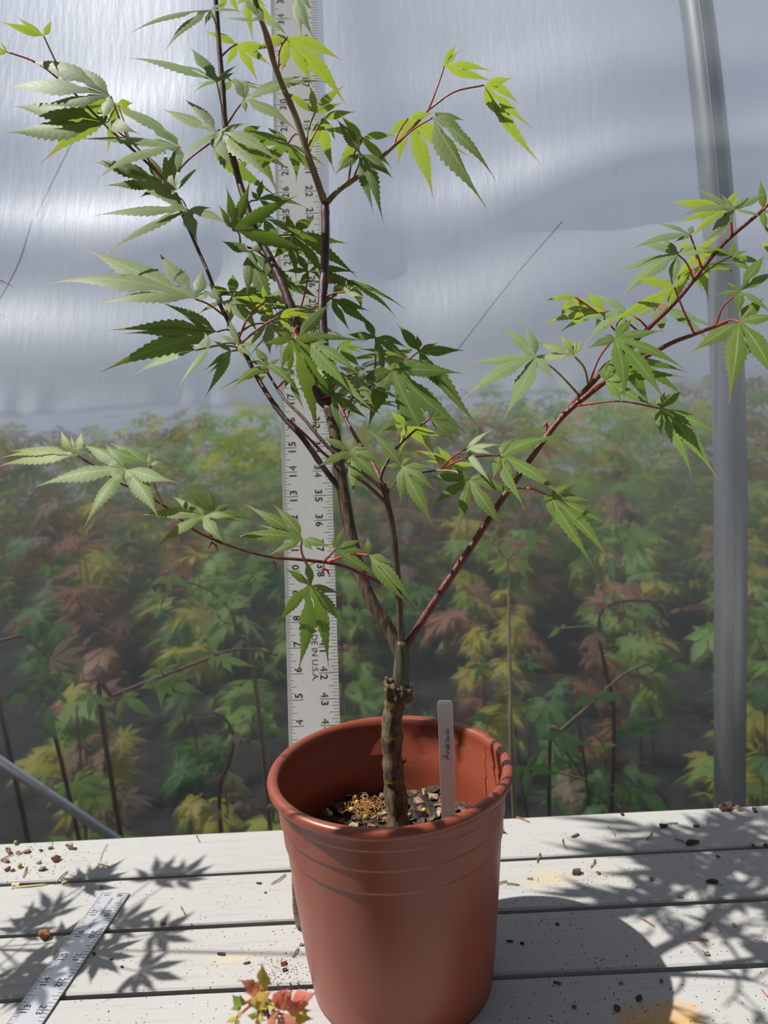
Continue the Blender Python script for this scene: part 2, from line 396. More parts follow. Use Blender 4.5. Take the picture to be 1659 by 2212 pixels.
at_ = wf.data.attributes.new('haze_and_dust', 'FLOAT', 'POINT'); at_.data.foreach_set('value', DU)
# roof and far side of the tunnel
def arch(t):                          # t 0..1 from the top of the front sheet to the far foot
    zt = zs[-1]; yt = film_y(0, zt)
    a = PI*.16 + t*(PI*.84); cy = yt+112
    return cy - math.cos(a)*128 + 0, -30 + 118*math.sin(a)**.8 if a < PI else -30
b_ = MB(); n = 40; prof = []
y0, z0 = film_y(0, zs[-1]), zs[-1]
prof.append((y0, z0))
for i in range(1, n+1):
    t = i/n; a = t*PI*.80
    prof.append((y0 + 122*(1-math.cos(a*1.0)), z0 + 34*math.sin(a) - 84*max(0, t-.55)**1.5/.45**1.5))
for x in (-300, -120, 0, 120, 300):
    for y, z in prof: b_.v.append(Vector((x, y, max(z, -30))))
k = len(prof)
for i in range(4):
    for j in range(k-1): b_.f.append((i*k+j, (i+1)*k+j, (i+1)*k+j+1, i*k+j+1))
tag(b_.build('ceiling', M['roof']), 'milky plastic film roof of the hoop house', kind='structure')

# hoop pipe behind the film on the right
hp = empty('greenhouse_hoop', (13, 33, -30), 'galvanised steel hoop pipe standing upright behind the clear film', 'pipe')
pts = []
def hoop_x(z): return 14.62
for i in range(60):
    z = -30 + i*1.5
    y = 32.4 + FILM_BACK + (.00625*(z-8)**2 if z > 8 else 0) + 1.0
    pts.append((hoop_x(z), y, z))
b_ = MB(); b_.tube(pts, .66, 20); b_.build('pipe', M['pipe'], hp)
b_ = MB(); b_.tube([(p[0]-.12, p[1]-.64, p[2]) for p in pts], .05, 6); b_.build('weld_seam', M['pipe'], hp)
b_ = MB(); b_.tube([(p[0]+.62, p[1]+.35, p[2]) for p in pts], .30, 10); b_.build('conduit', M['pipe'], hp)
# slanting brace low on the left
a0, a1 = atY(-40, 1617, 33.6), atY(262, 1820, 33.9)
dv = (a1-a0)
b_ = MB(); b_.tube([a0-dv*1.2, a1+dv*1.0], .24, 14)
tag(b_.build('brace_pipe', M['pipe']), 'thin grey brace pipe slanting down behind the film beside the bench', 'pipe')
# taut wires behind the film
M['wire'] = mat('grey wire', (.12,.12,.125), .5)
for pts_, lab in (([(168,285),(120,380),(78,468)], 'short dark wire hooked behind the film above the red twig'),
                  ([(70,475),(40,570),(-10,665)], 'dark wire running down behind the film to the red twig'),
                  ([(1215,478),(1110,600),(985,760)], 'long curved dark wire behind the film between the maple branches')):
    q = catmull([atY(x, y, film_y((x-830)/50, 18+(800-y)/50)+.75) for x, y in pts_], 8)
    b_ = MB(); b_.tube(q, .022 if pts_[0][0] > 900 else .03, 6); tag(b_.build('wire', M['wire']), lab, 'wire')

# foliage added out of view behind the camera to cut low light
rh = random.Random(3); b_ = MB()
def shade_hedge_mat():
    return bark_mat('hedge green', (.07,.12,.035), (.02,.04,.012), 30, (1,1,1), .7)
for i in range(7000):
    x = rh.uniform(-260, 260); z = rh.uniform(-29, 62+10*math.sin(x*.05)); y = -92+rh.uniform(-14, 14)+6*math.sin(x*.08+z*.05)
    Mr = Matrix.Rotation(rh.uniform(0, 6.3), 3, 'Z') @ Matrix.Rotation(rh.uniform(.3, 1.4), 3, 'Y'); q = Vector((x, y, z)); a = rh.uniform(3, 6)
    b_.add([q, q+Mr @ Vector((a*.5, a*.32, 0)), q+Mr @ Vector((a, 0, -.1*a)), q+Mr @ Vector((a*.5, -a*.32, 0))], [(0,1,2,3)])
tag(b_.build('added_shade_hedge', shade_hedge_mat(), smooth=False), 'dark green foliage added out of view to block low light', 'added_shade_hedge', kind='stuff')

# ------------------------------------------------------------------ bench
bench = empty('bench', (0, 16, -30), 'slatted wooden bench painted pale grey carrying the potted maple', 'bench')
PW, D0 = 2.707, 27.29
for i in range(8):
    y1 = D0 - i*PW; y0 = y1 - PW + .19; z1 = 0; t = .75
    ya, yb = y0, y1
    b_ = MB(); nxp = 40; r = .05
    sec = [(ya+r, z1), (yb-r, z1), (yb, z1-r), (yb, z1-t), (ya, z1-t), (ya, z1-r)]
    L = 42
    for k in range(nxp+1):
        x = -L + 2*L*k/nxp
        for y, z in sec:
            b_.v.append(Vector((x, y + rnd.uniform(-.012,.012), z - (.0 if z > z1-.01 else 0))))
    ns = len(sec)
    for k in range(nxp):
        for j in range(ns):
            a = k*ns+j; c2 = k*ns+(j+1)%ns; b_.f.append((a, a+ns, c2+ns, c2))
    b_.f.append(tuple(range(ns))); b_.f.append(tuple(nxp*ns+j for j in range(ns))[::-1])
    b_.build('plank', M['plank'], bench, smooth=False)
for x in (-34, 3, 34):
    b_ = MB(); b_.box((x, 16.5, -2.5), (.75, 10.5, 1.75)); b_.build('bearer', M['timber'], bench, smooth=False)
    for y in (8, 25):
        b_ = MB(); b_.box((x+2.25, y, -15.4), (1.5, 1.5, 14.6)); b_.build('leg', M['timber'], bench, smooth=False)

# ------------------------------------------------------------------ pot
PX, PY, PR, PH = -.586, 19.49, 3.30, 6.25
PC = (PX, PY, 0)
pot = empty('plant_pot', PC, 'terracotta coloured round plastic nursery pot holding the maple', 'pot')
# outside: foot, taper, shoulder with two ribs, band, rolled rim; inside wall and floor
prof = [(0,.12),(2.05,.12),(2.2,.0),(2.42,0),(2.50,.06),(2.53,.25),(2.56,.5),(2.62,.95),(2.70,1.8),(2.79,2.8),(2.87,3.8),(2.915,4.42),(2.918,4.46),(2.925,4.50),(2.965,4.535),(2.968,4.56),(2.972,4.6),
        (2.992,5.05),(2.995,5.09),(3.002,5.13),(3.042,5.165),(3.045,5.19),(3.048,5.23),(3.062,5.6),(3.064,5.64),(3.07,5.68),(3.105,5.71),(3.108,5.74),(3.11,5.78),(3.115,5.98),(3.13,6.01),
        (3.17,6.02),(3.25,6.05),(3.295,6.12),(3.305,6.2),(3.275,6.27),(3.19,6.32),(3.09,6.31),(3.01,6.25),(2.985,6.1),(2.975,5.75),(2.935,5.70),(2.93,5.2),(2.885,5.15),(2.87,4.6),(2.78,4.1),(2.55,.9),(2.45,.25),(0,.25)]
b_ = MB(); b_.lathe(prof, PC, 128); b_.build('pot_shell', M['pot'], pot)
b_ = MB(); ring = [(PX+2.45*math.cos(a), PY+2.45*math.sin(a), .03) for a in [2*PI*i/64 for i in range(65)]]
b_.tube(ring, .05, 6, False); b_.build('foot_ring', M['pot'], pot)

# ------------------------------------------------------------------ potting mix
SZ = 4.15
def soil_z(x, y):
    r = math.hypot(x-PX, y-PY)
    return SZ + .28*math.exp(-((x+.45)**2+(y-19.2)**2)/.9) + .10*math.sin(3.1*x+1)*math.sin(2.7*y) - .05*(r/2.8)**4
soil = empty('potting_soil', (PX, PY, SZ), 'dark bark potting mix filling the plastic pot', 'soil')
b_ = MB(); nr, na = 22, 72; b_.v.append(Vector((PX, PY, soil_z(PX, PY))))
for i in range(1, nr+1):
    for j in range(na):
        r = 2.765*i/nr; a = 2*PI*j/na; x, y = PX+r*math.cos(a), PY+r*math.sin(a)
        b_.v.append(Vector((x, y, soil_z(x, y)+(rnd.uniform(-.08,.08) if i < nr else 0))))
for j in range(na): b_.f.append((0, 1+j, 1+(j+1)%na))
for i in range(nr-1):
    for j in range(na):
        a = 1+i*na+j; c2 = 1+i*na+(j+1)%na; b_.f.append((a, a+na, c2+na, c2))
o = b_.build('soil_bed', M['soil'], soil, smooth=False)
def chip_mesh(name, m_, sx, sy, sz, seed, pts=14):
    r = random.Random(seed); bm = bmesh.new()
    for _ in range(pts):
        v = Vector((r.uniform(-1,1), r.uniform(-1,1), r.uniform(-1,1)))
        v = v/max(abs(v.x), abs(v.y), abs(v.z))*r.uniform(.7, 1)
        bm.verts.new((v.x*sx*I/2, v.y*sy*I/2, v.z*sz*I/2))
    bmesh.ops.convex_hull(bm, input=bm.verts)
    for v in [v for v in bm.verts if not v.link_faces]: bm.verts.remove(v)
    me = bpy.data.meshes.new(name); bm.to_mesh(me); bm.free(); me.materials.append(m_); return me
CH_ = [chip_mesh('bark_chip', M[k_], s[0], s[1], s[2], i) for i, (k_, s) in enumerate(
    [('barkA',(.5,.3,.16)),('barkB',(.45,.22,.14)),('barkC',(.36,.3,.2)),('barkD',(.5,.3,.18)),('barkB',(.3,.25,.2)),('barkE',(.34,.24,.2)),('barkA',(.6,.16,.1)),('barkC',(.42,.16,.1)),('barkD',(.34,.3,.22)),('barkA',(.3,.26,.2))])]
def put(me, name, p, rot, s=1.0, parent=None):
    o = bpy.data.objects.new(name, me); C.objects.link(o)
    if parent: o.parent = parent; o.location = W(p)-ABS(parent)
    else: o.location = W(p)
    o.rotation_euler = rot; o.scale = (s, s, s); return o
for i in range(250):
    a = rnd.uniform(0, 2*PI); r = 2.6*math.sqrt(rnd.random()); x, y = PX+r*math.cos(a), PY+r*math.sin(a)
    if math.hypot(x+.45, y-19.2) < .42: continue
    put(rnd.choice(CH_), 'bark_chip', (x, y, soil_z(x, y)+rnd.uniform(.02,.13)), (rnd.uniform(-.6,.6), rnd.uniform(-.6,.6), rnd.uniform(0,6.3)), rnd.uniform(.35,.95), soil)
# the larger pieces that can be picked out
for px, py, k_, sx, sy, sz in ((762,1790,'barkC',.5,.42,.34),(905,1766,'black',.5,.36,.26),(905,1730,'barkC',.34,.3,.26),(893,1713,'barkA',.26,.22,.2),(935,1708,'barkD',.55,.28,.2),
                               (728,1745,'barkD',.5,.36,.3),(722,1742,'barkA',.3,.26,.24),(818,1762,'barkC',.6,.22,.14),(975,1745,'barkB',.5,.3,.2),(948,1752,'barkC',.2,.6,.1),(825,1722,'barkA',.4,.2,.2),(1005,1752,'barkC',.2,.3,.1),(868,1735,'barkB',.34,.24,.2)):
    q = atZ(px, py, SZ+.1); me = chip_mesh('bark_chip', M[k_], sx, sy, sz, px*7+py, 18)
    o = put(me, 'pebble' if k_ == 'black' else 'bark_chip', q, (rnd.uniform(-.3,.3), rnd.uniform(-.3,.3), rnd.uniform(-1,1)), 1, soil)
def ball(name, m_, r):
    bm = bmesh.new(); bmesh.ops.create_icosphere(bm, subdivisions=2, radius=r*I)
    for v in bm.verts: v.co *= 1+.06*math.sin(v.co.x*900+v.co.z*700)
    me = bpy.data.meshes.new(name); bm.to_mesh(me); bm.free(); me.materials.append(m_)
    for p in me.polygons: p.use_smooth = True
    return me
BEAD = ball('fertiliser_bead', M['bead'], .075); BEADG = ball('fertiliser_bead', M['beadg'], .085)
for px, py in ((766,1723),(771,1733),(707,1751),(713,1758),(790,1765),(960,1774),(916,1750),(759,1749)):
    put(BEAD, 'fertiliser_bead', atZ(px, py, SZ+.22), (0,0,0), rnd.uniform(.85,1.15), soil)
b_ = MB()
for i in range(90):
    q = atZ(rnd.gauss(795, 26), rnd.gauss(1748, 10), SZ+.12); d = Vector((rnd.uniform(-1,1), rnd.uniform(-1,1), rnd.uniform(0,.5)))*.22
    b_.tube(catmull([q, q+d+Vector((rnd.uniform(-.1,.1), rnd.uniform(-.1,.1), .08)), q+d*1.7], 3), .011, 4, False)
o = b_.build('coir_fibre', M['coir'], soil); o['kind'] = 'stuff'

# ------------------------------------------------------------------ label stake
tg = empty('plant_label', atZ(968, 1724, SZ+.1), 'white plastic plant label with handwriting standing in the pot', 'label')
pA, pB = atY(968, 1735, 20.35), atY(961, 1512, 20.75)       # bottom and top middle
ax = (pB-pA).normalized(); wdv = Vector((1, .12, 0)); wdv = (wdv-ax*wdv.dot(ax)).normalized(); nrm = wdv.cross(ax)
hw_, L_ = .215, (pB-pA).length
out = [(-hw_*.92, -.5), (hw_*.92, -.5), (hw_, L_-.12)] + [(hw_-.08*(1-math.cos(a)), L_-.12+.10*math.sin(a)) for a in (.5, 1.0, 1.5)] + [(-hw_+.08*(1-math.cos(a)), L_-.10+.10*math.sin(a)) for a in (1.5, 1.0, .5)] + [(-hw_, L_-.12)]
b_ = MB()
for s in (.008, -.008):
    for u, v in out: b_.v.append(pA + wdv*u + ax*v + nrm*(s + .03*math.sin(v*.9)))
k = len(out); b_.f.append(tuple(range(k))); b_.f.append(tuple(range(k, 2*k))[::-1])
for i in range(k): b_.f.append((i, i+k, (i+1)%k+k, (i+1)%k))
b_.build('label_blade', M['tagw'], tg, smooth=False)
# handwriting, reading upward: each stroke in letter units (x along the writing, y across)
WR = {'A': [[(0,0),(.35,.55),(.55,1.05),(.62,.5),(.7,0)],[(.1,.38),(.45,.42),(.8,.42)]],
      'r': [[(0,.45),(.08,.3),(.1,0),(.14,.3),(.3,.48),(.4,.42)]],
      'a': [[(.4,.42),(.2,.5),(.02,.25),(.1,.02),(.3,.1),(.42,.42),(.44,.08),(.6,.05)]],
      'k': [[(.05,.1),(.1,1.0),(.08,0)],[(.5,.55),(.1,.3),(.45,.02)]],
      'w': [[(0,.45),(.08,.05),(.26,.3),(.4,.04),(.6,.48)]]}
u = 0.0; txt = []; HS = .265
for ch, adv in (('A',.85),('r',.42),('a',.55),('k',.6),('a',.55),('w',.65),('a',.6)):
    for st in WR[ch]: txt.append([((u+x)*HS, y*HS) for x, y in st])
    u += adv
v0 = (topx(pA)[1]-1640)/((topx(pA)[1]-topx(pB)[1]))*L_
b_ = MB()
for st in txt:
    q = [pA + ax*(v0 + a*.80) + wdv*(.09 - b2*.8) + nrm*(.014+.03*math.sin((v0+a)*.9)) for a, b2 in st]
    b_.tube(catmull(q, 4), .0085, 5)
b_.build('handwriting', M['ink'], tg)

# ------------------------------------------------------------------ rulers
def glyph(ch, h, bold=.0):
    cu = bpy.data.curves.new('glyph', 'FONT'); cu.body = ch; cu.size = 1; cu.align_x = 'CENTER'; cu.offset = bold; cu.resolution_u = 3
    o = bpy.data.objects.new('glyph', cu); C.objects.link(o); dg = bpy.context.evaluated_depsgraph_get()
    me = bpy.data.meshes.new_from_object(o.evaluated_get(dg)); bpy.data.objects.remove(o); bpy.data.curves.remove(cu)
    ys = [v.co.y for v in me.vertices]; xs_ = [v.co.x for v in me.vertices]; k = h*I/(max(ys)-min(ys)); cxm = (max(xs_)+min(xs_))/2
    y0 = min(ys)
    for v in me.vertices: v.co = ((v.co.x-cxm)*k, (v.co.y-y0)*k - h*I/2, 0)
    me.name = 'numeral'; me.materials.append(M['print']); return me
G = {}
def gl(ch, h, bold=.012):
    if (ch, h) not in G: G[(ch, h)] = glyph(ch, h, 0.0 if ch == '4' else bold)
    return G[(ch, h)]
def ruler(name, label, B, A_, Wd, wid, length, n0, n1, total, off, dh, th, m_, group=None, frac_lo=16, frac_hi=8, words=(), colx=(.40,.46), bold=.012, cut=None):
    """B base-left corner, A_ along, Wd across; left scale counts up, right scale counts down from `total`"""
    N = Wd.cross(A_).normalized()
    root = empty(name, B, label, 'ruler')
    b_ = MB(); c0 = B + A_*(length/2) + Wd*(wid/2) - N*(th/2)
    b_.box((0,0,0), (wid/2, length/2, th/2), Matrix((Wd, A_, N)).transposed()); b_.v = [v+c0 for v in b_.v]
    o = b_.build('ruler_blade', m_, root, smooth=False)
    R_ = Matrix((Wd, A_, N)).transposed()
    tk = MB()
    def bar(a, u0, u1, w=.018):
        if a < .02 or a > length-.02: return
        tk.box((0,0,0), (abs(u1-u0)/2, w/2, .0015), R_)
        c1 = B + A_*a + Wd*((u0+u1)/2) + N*.0015; tk.v[-8:] = [v+c1 for v in tk.v[-8:]]
    k0 = int((n0)*frac_lo)
    for k in range(k0, int(n1*frac_lo)+1):
        n = k/frac_lo; L1 = .66*dh/.3 if k % frac_lo == 0 else (.36 if k % (frac_lo//2) == 0 else (.26 if k % (frac_lo//4) == 0 else (.19 if (frac_lo > 8 and k % (frac_lo//8) == 0) else .13)))
        L1 *= min(1, wid/1.6)
        if k % frac_lo == 0: L1 = colx[0]+dh*.62
        bar(n+off, .015, L1, .02 if k % frac_lo == 0 else .014)
    for k in range(k0//2, int(n1*frac_hi)+1):
        n = k/frac_hi; m8 = k % frac_hi
        L1 = colx[1]+dh*.62 if m8 == 0 else (.38 if m8 == frac_hi//2 else (.27 if m8 % 2 == 0 else .19))*min(1, wid/1.6)
        bar(n+off, wid-.015-L1, wid-.015, .02 if m8 == 0 else .014)
    tk.build('tick_marks', M['print'], root, smooth=False)
    def place(me, nm, a, u, rot):
        o = bpy.data.objects.new(nm, me); C.objects.link(o); o.parent = root
        o.location = W(B + A_*a + Wd*u + N*.003) - ABS(root)
        o.rotation_euler = (R_ @ Matrix.Rotation(rot, 3, 'Z')).to_euler(); return o
    for n in range(max(1, int(n0)), int(n1)+1):
        s = str(n)
        for i, ch in enumerate(s):          # left scale reads upward
            a = n+off + (dh*.52 if i == len(s)-1 else -dh*.52)
            if .1 < a < length-.05: place(gl(ch, dh, bold), 'numeral', a, colx[0], PI/2)
        s = str(total-n)
        for i, ch in enumerate(s):          # right scale reads downward
            a = n+off + (-dh*.52 if i == len(s)-1 and len(s) > 1 else dh*.52)
            if .1 < a < length-.05: place(gl(ch, dh, bold), 'numeral', a, wid-colx[1], -PI/2)
    for txt_, a, u, h_, rot in words:
        place(gl(txt_, h_, 0.0), 'lettering', a, u, rot)
    return root
A48 = Vector((.0149, .2724, 1)).normalized(); W48 = Vector((1,0,0)); W48 = (W48 - A48*A48.x).normalized()
B48 = Vector((-4.7315, 27.108, 0.02))
ruler('ruler', 'tall worn aluminium ruler standing behind the pot and leaning on the film', B48, A48, W48, 2.0, 48, 1, 47, 48, -.12, .30, .07, M['alu'],
      words=(('MADE IN U.S.A.', 6.72, 1.10, .24, -PI/2),), colx=(.43,.56), bold=.02)
# shorter ruler lying on the bench
q13, q17 = atZ(57, 2180, .06), atZ(205, 1972, .06)
A36 = (q17-q13); A36.z = 0; A36.normalize(); W36 = Vector((A36.y, -A36.x, 0))
B36 = q17 - A36*17.42 - W36*.28; B36.z = .075
ruler('ruler', 'shiny aluminium ruler lying flat across the bench planks beside the debris', B36, A36, W36, 1.0, 18.45, 6, 18, 36, .40, .20, .06, M['alu2'],
      words=(('WISCONSIN', 17.73, .53, .11, -PI/2), ('U.S.A.', 16.88, .46, .12, -PI/2)), colx=(.27,.27), bold=.008)

# ------------------------------------------------------------------ maple leaves
def leaf_geo(base, tips, n, wf, r, K=18, bulge=.07, serr=1.0):
    """palmate leaf: base point, lobe tips, top normal; wedge-shaped lobes share their sinus points"""
    base = Vector(base); n = Vector(n).normalized()
    e1 = (Vector(tips[0])-base); e1 = (e1-n*e1.dot(n)).normalized(); e2 = n.cross(e1)
    lob = []
    for t in tips:
        d = Vector(t)-base; lob.append((math.atan2(d.dot(e2), d.dot(e1)), d))
    lob.sort(key=lambda x: x[0])
    if len(lob) > 1:                      # start after the widest opening, where the petiole joins
        gaps = [((lob[(i+1) % len(lob)][0]-lob[i][0]) % (2*PI), i) for i in range(len(lob))]
        gi = max(gaps)[1]; lob = lob[gi+1:]+lob[:gi+1]
    ml = sum(l[1].length for l in lob)/len(lob)
    b_ = MB(); S = [None]*(len(lob)+1)
    for i in range(len(lob)-1):
        d1, d2 = lob[i][1], lob[i+1][1]; ang = (lob[i+1][0]-lob[i][0]) % (2*PI)
        bis = d1.normalized()+d2.normalized()
        if bis.length < .2: continue
        rr = min(.30, .30*max(.25, 1.3-ang/1.6))*min(min(d1.length, d2.length), ml*1.1)
        S[i+1] = bis.normalized()*rr
    for i, (ang, d) in enumerate(lob):
        L = d.length; T = d.normalized(); side = n.cross(T)
        if side.length < .1: side = e2
        side.normalize(); up = T.cross(side).normalized()
        if up.dot(n) < 0: up = -up
        hw = wf*.5*(L+ml)*r.uniform(.9, 1.1); bu = bulge*r.uniform(.5, 1.5)*L; sw = r.uniform(-.035,.035)*L
        fold = r.uniform(.05,.28)
        mid = []; ed = {1: [], -1: []}; wd_ = []
        for k in range(K+1):
            t = k/K
            m_ = base + d*t + up*(bu*4*t*(1-t)) + side*(sw*4*t*(1-t))
            mid.append(m_)
            if t < .36: sh = .30+.70*math.sin(PI/2*t/.36)
            else:
                u_ = (t-.36)/.64; sh = .5*(1+math.cos(PI*min(1, u_*1.1)))*.82+.18*(1-u_)**.6
            wd_.append(hw*sh)
        for sgn, Sx in ((1, S[i+1]), (-1, S[i])):
            nb = i+sgn; sl = 1.0               # a close neighbour lobe leaves less room for the blade
            if 0 <= nb < len(lob) and wf < .2:
                ga = abs((lob[nb][0]-ang+PI) % (2*PI)-PI); sl = min(1, (.46*L*math.tan(min(ga/2, 1.2))+.02*L)/hw)
            if Sx is not None:
                ts = max(.06, min(.38, Sx.dot(T)/L)); ds = abs(Sx.dot(side))
            else: ts = .0; ds = 0
            for k in range(K+1):
                t = k/K
                if Sx is not None and t <= ts:
                    e = base + Sx*(t/ts) + up*(bu*4*t*(1-t))
                else:
                    u_ = (t-ts)/.22; u_ = min(1, u_); u_ = u_*u_*(3-2*u_)
                    w_ = ds*(1-u_)+wd_[k]*sl*u_
                    tooth = 1+(.105 if k % 2 else -.105)*serr*(1 if t > ts+.05 else 0)
                    w_ *= tooth
                    e = mid[k] + side*(sgn*w_) + T*((.35*w_ if k % 2 else 0)*serr*.5) - up*(fold*w_)
                    if k == K: e = mid[k]
                ed[sgn].append(e)
        o0 = len(b_.v)
        for k in range(K+1):
            b_.v += [ed[1][k], mid[k], ed[-1][k]]
            b_.uv += [(0, k/K), (.5, k/K), (1, k/K)]
        for k in range(K):
            a = o0+3*k
            for (p, q) in ((0, 1), (1, 2)):
                f = (a+p, a+q, a+3+q, a+3+p)
                b_.f.append(f)
    # make every face point to the top side
    out = []
    for f in b_.f:
        p0, p1, p2, p3 = [b_.v[i] for i in f]
        nn = (p2-p0).cross(p3-p1)
        out.append(f if nn.dot(n) >= 0 else f[::-1])
    b_.f = out
    return b_

# ------------------------------------------------------------------ the maple: wood
TY = 19.3                                   # distance of the trunk
tree = empty('maple_tree', (-.45, TY, SZ), 'young grafted maple with narrow toothed leaves growing in the terracotta pot', 'tree')
BR = []                                     # sampled branches for attaching petioles
def wood(name, path, r0, r1, m_, rough=0.0, n=10, lab=None, nodes=True):
    """path: (pixel x, pixel y, distance offset from the trunk in inches)"""
    pts = catmull([atY(x, y, TY+dz) for x, y, dz in path], 6)
    k = len(pts); rr = []
    r = random.Random(len(BR)*13+5)
    for i in range(k):
        t = i/(k-1); rad = r0+(r1-r0)*t
        if nodes and i % 13 == 8: rad *= 1.14
        rr.append(rad*(1+r.uniform(-rough, rough)))
    if name == 'graft_stem': rr[-1] *= .2; rr[-2] *= .6; rr[-3] *= .85
    b_ = MB(); b_.tube(pts, rr, n)
    if rough > .02:
        for j in range(len(b_.v)):
            b_.v[j] += Vector((r.uniform(-1,1), r.uniform(-1,1), r.uniform(-1,1)))*rough*r0*.35
    BR.append([(p, topx(p)) for p in pts])
    o = b_.build(name, m_, tree)
    if lab: o['label'] = lab
    return o
wood('trunk', [(862,1822,0),(859,1760,0),(851,1680,0),(847,1610,0),(848,1545,0),(857,1505,0),(862,1480,0)], .30, .26, M['rootstock'], .10, 14, 'rough brown rootstock trunk', False)
wood('graft_stem', [(864,1500,.02),(867,1450,0),(868,1420,0),(868,1398,0),(868,1380,0)], .235, .15, M['scion'], .0, 14, None, False)
# graft union: lumpy callus
for px, py, rx, dz in ((843,1492,.19,-.16),(874,1500,.23,-.12),(856,1512,.24,-.14),(838,1475,.13,-.1)):
    bm = bmesh.new(); bmesh.ops.create_icosphere(bm, subdivisions=3, radius=1)
    r = random.Random(px)
    b_ = MB(); c0 = atY(px, py, TY+dz)
    ph = [r.uniform(0,6) for _ in range(4)]
    for v in bm.verts:
        k_ = 1+.16*math.sin(6*v.co.x+ph[0])+.12*math.sin(9*v.co.z+ph[1]+3*v.co.x)
        b_.v.append(c0+Vector((v.co.x*rx*.95, v.co.y*rx*.8, v.co.z*rx*1.25))*k_)
    bm.verts.index_update(); b_.f = [tuple(v.index for v in f.verts) for f in bm.faces]; bm.free()
    b_.build('graft_callus', M['scar'], tree)
for py, h_, dx in ((1512,.20,0),(1585,.10,0),(1678,.10,-.0)):       # ochre marks of old grafting tape
    q = atY(850 if py < 1550 else 849, py, TY); b_ = MB()
    arc = [(-2.4+.13*i) for i in range(14)] if py > 1550 else [(-2.1+.08*i) for i in range(9)]
    for a in arc:
        for z in (-h_/2, h_/2):
            rr = .305 if py > 1550 else .385
            b_.v.append(q+Vector((math.cos(a)*rr, math.sin(a)*rr, z*(1+.3*math.sin(a*5)))))
    for i in range(len(arc)-1): b_.f.append((2*i, 2*i+2, 2*i+3, 2*i+1))
    b_.build('tape_mark', M['ochre'], tree)
for px, py, sx in ((838,1660,-1),(870,1648,1),(835,1570,-1)):
    q = atY(px, py, TY-.1); b_ = MB(); b_.tube([q-Vector((sx*.1,0,0)), q+Vector((sx*.06,0,.03)), q+Vector((sx*.09,-.02,.12))], [.05,.035,.012], 6); b_.build('bud', M['scar'], tree)

wood('branch', [(868,1422,0),(842,1362,.2),(803,1300,.4),(776,1230,.7),(757,1150,1.0),(742,1065,1.3),(732,1000,1.5),(722,930,1.8),(711,876,2.0)], .175, .16, M['leader'], .0, 12, 'thick olive brown leader')
wood('branch', [(711,876,2.0),(706,814,2.4),(699,730,2.9),(696,655,3.4),(701,580,3.9),(703,500,4.3),(702,440,4.6)], .14, .12, M['darktwig'], 0, 10, 'dark upright leader')
wood('branch', [(712,880,2.0),(690,855,2.2),(664,765,2.7),(640,695,3.2),(612,620,3.7),(585,560,4.2),(553,500,4.7),(525,420,5.3),(503,340,5.9),(487,275,6.3),(481,190,6.7),(474,110,7.0),(466,0,7.3),(460,-60,7.4)], .145, .07, M['darktwig'], 0, 10)
wood('branch', [(702,440,4.6),(683,385,4.6),(662,325,4.7),(640,255,4.7),(612,190,4.6),(590,130,4.4),(570,60,4.2),(548,-10,4.0),(540,-60,3.9)], .105, .065, M['tan'], 0, 10, 'tan side shoot')
wood('branch', [(704,440,4.6),(735,408,4.9),(790,370,5.3),(840,325,5.7),(885,282,6.1),(926,237,6.5)], .09, .04, M['tan'], 0, 9)
wood('branch', [(704,440,4.6),(701,418,4.6)], .05, .036, M['darktwig'], 0, 6, 'dead stub', False)
wood('branch', [(868,1400,0),(862,1300,-.05),(856,1220,-.1),(849,1150,-.15),(838,1090,-.2),(828,1045,-.25)], .095, .075, M['leader'], 0, 10)
wood('branch', [(872,1405,0),(935,1305,.2),(1015,1185,.5),(1080,1085,.8),(1140,1000,1.2),(1212,903,1.7),(1290,838,1.9),(1345,800,2.0),(1440,746,2.1),(1500,722,2.2),(1570,695,2.2)], .105, .05, M['redbark'], 0, 10, 'red brown slanting branch')
wood('branch', [(1205,908,1.7),(1262,845,2.2),(1320,785,2.7),(1400,710,3.3),(1470,640,3.8),(1525,570,4.2),(1572,518,4.5),(1640,460,4.8),(1690,410,5.0)], .08, .05, M['redbark'], 0, 9)
wood('branch', [(735,1057,1.3),(700,1012,1.3),(655,948,1.5),(612,900,1.9),(580,855,2.3),(550,805,2.8),(520,742,3.4),(492,692,3.9),(472,650,4.3),(450,590,4.9),(428,540,5.3),(402,482,5.8),(362,398,6.3),(305,340,6.6),(240,282,6.8),(190,232,6.9),(150,190,7.0)], .08, .034, M['darktwig'], 0, 9)
wood('branch', [(830,1060,-.25),(775,1012,0),(720,975,.3),(690,945,.5),(655,903,.9),(620,868,1.3),(598,838,1.7),(575,800,2.1)], .055, .032, M['darktwig'], 0, 8)
wood('branch', [(836,1088,-.2),(790,1045,-.5),(740,1010,-.8),(700,980,-.9),(660,940,-1.0),(617,902,-1.1)], .05, .03, M['redbark'], 0, 8)
wood('branch', [(828,1050,-.25),(805,1000,.6),(782,966,1.6),(752,915,2.8),(730,868,3.6),(705,815,4.2),(672,748,4.9),(652,715,5.2),(620,640,5.6),(600,590,5.7),(560,545,5.7),(520,530,5.7)], .06, .034, M['redbark'], 0, 8)
wood('branch', [(838,1085,-.2),(822,1035,-.3),(842,988,0),(864,960,.3),(885,940,.6),(912,916,1.0)], .05, .026, M['darktwig'], 0, 8)
wood('branch', [(836,1075,-.2),(846,1048,.1),(868,1035,.5),(905,1022,1.2),(950,1015,1.9)], .04, .024, M['darktwig'], 0, 8)
wood('branch', [(740,890,3.3),(765,855,3.9),(800,835,4.5),(845,808,5.1),(900,780,5.8)], .045, .026, M['redbark'], 0, 8)
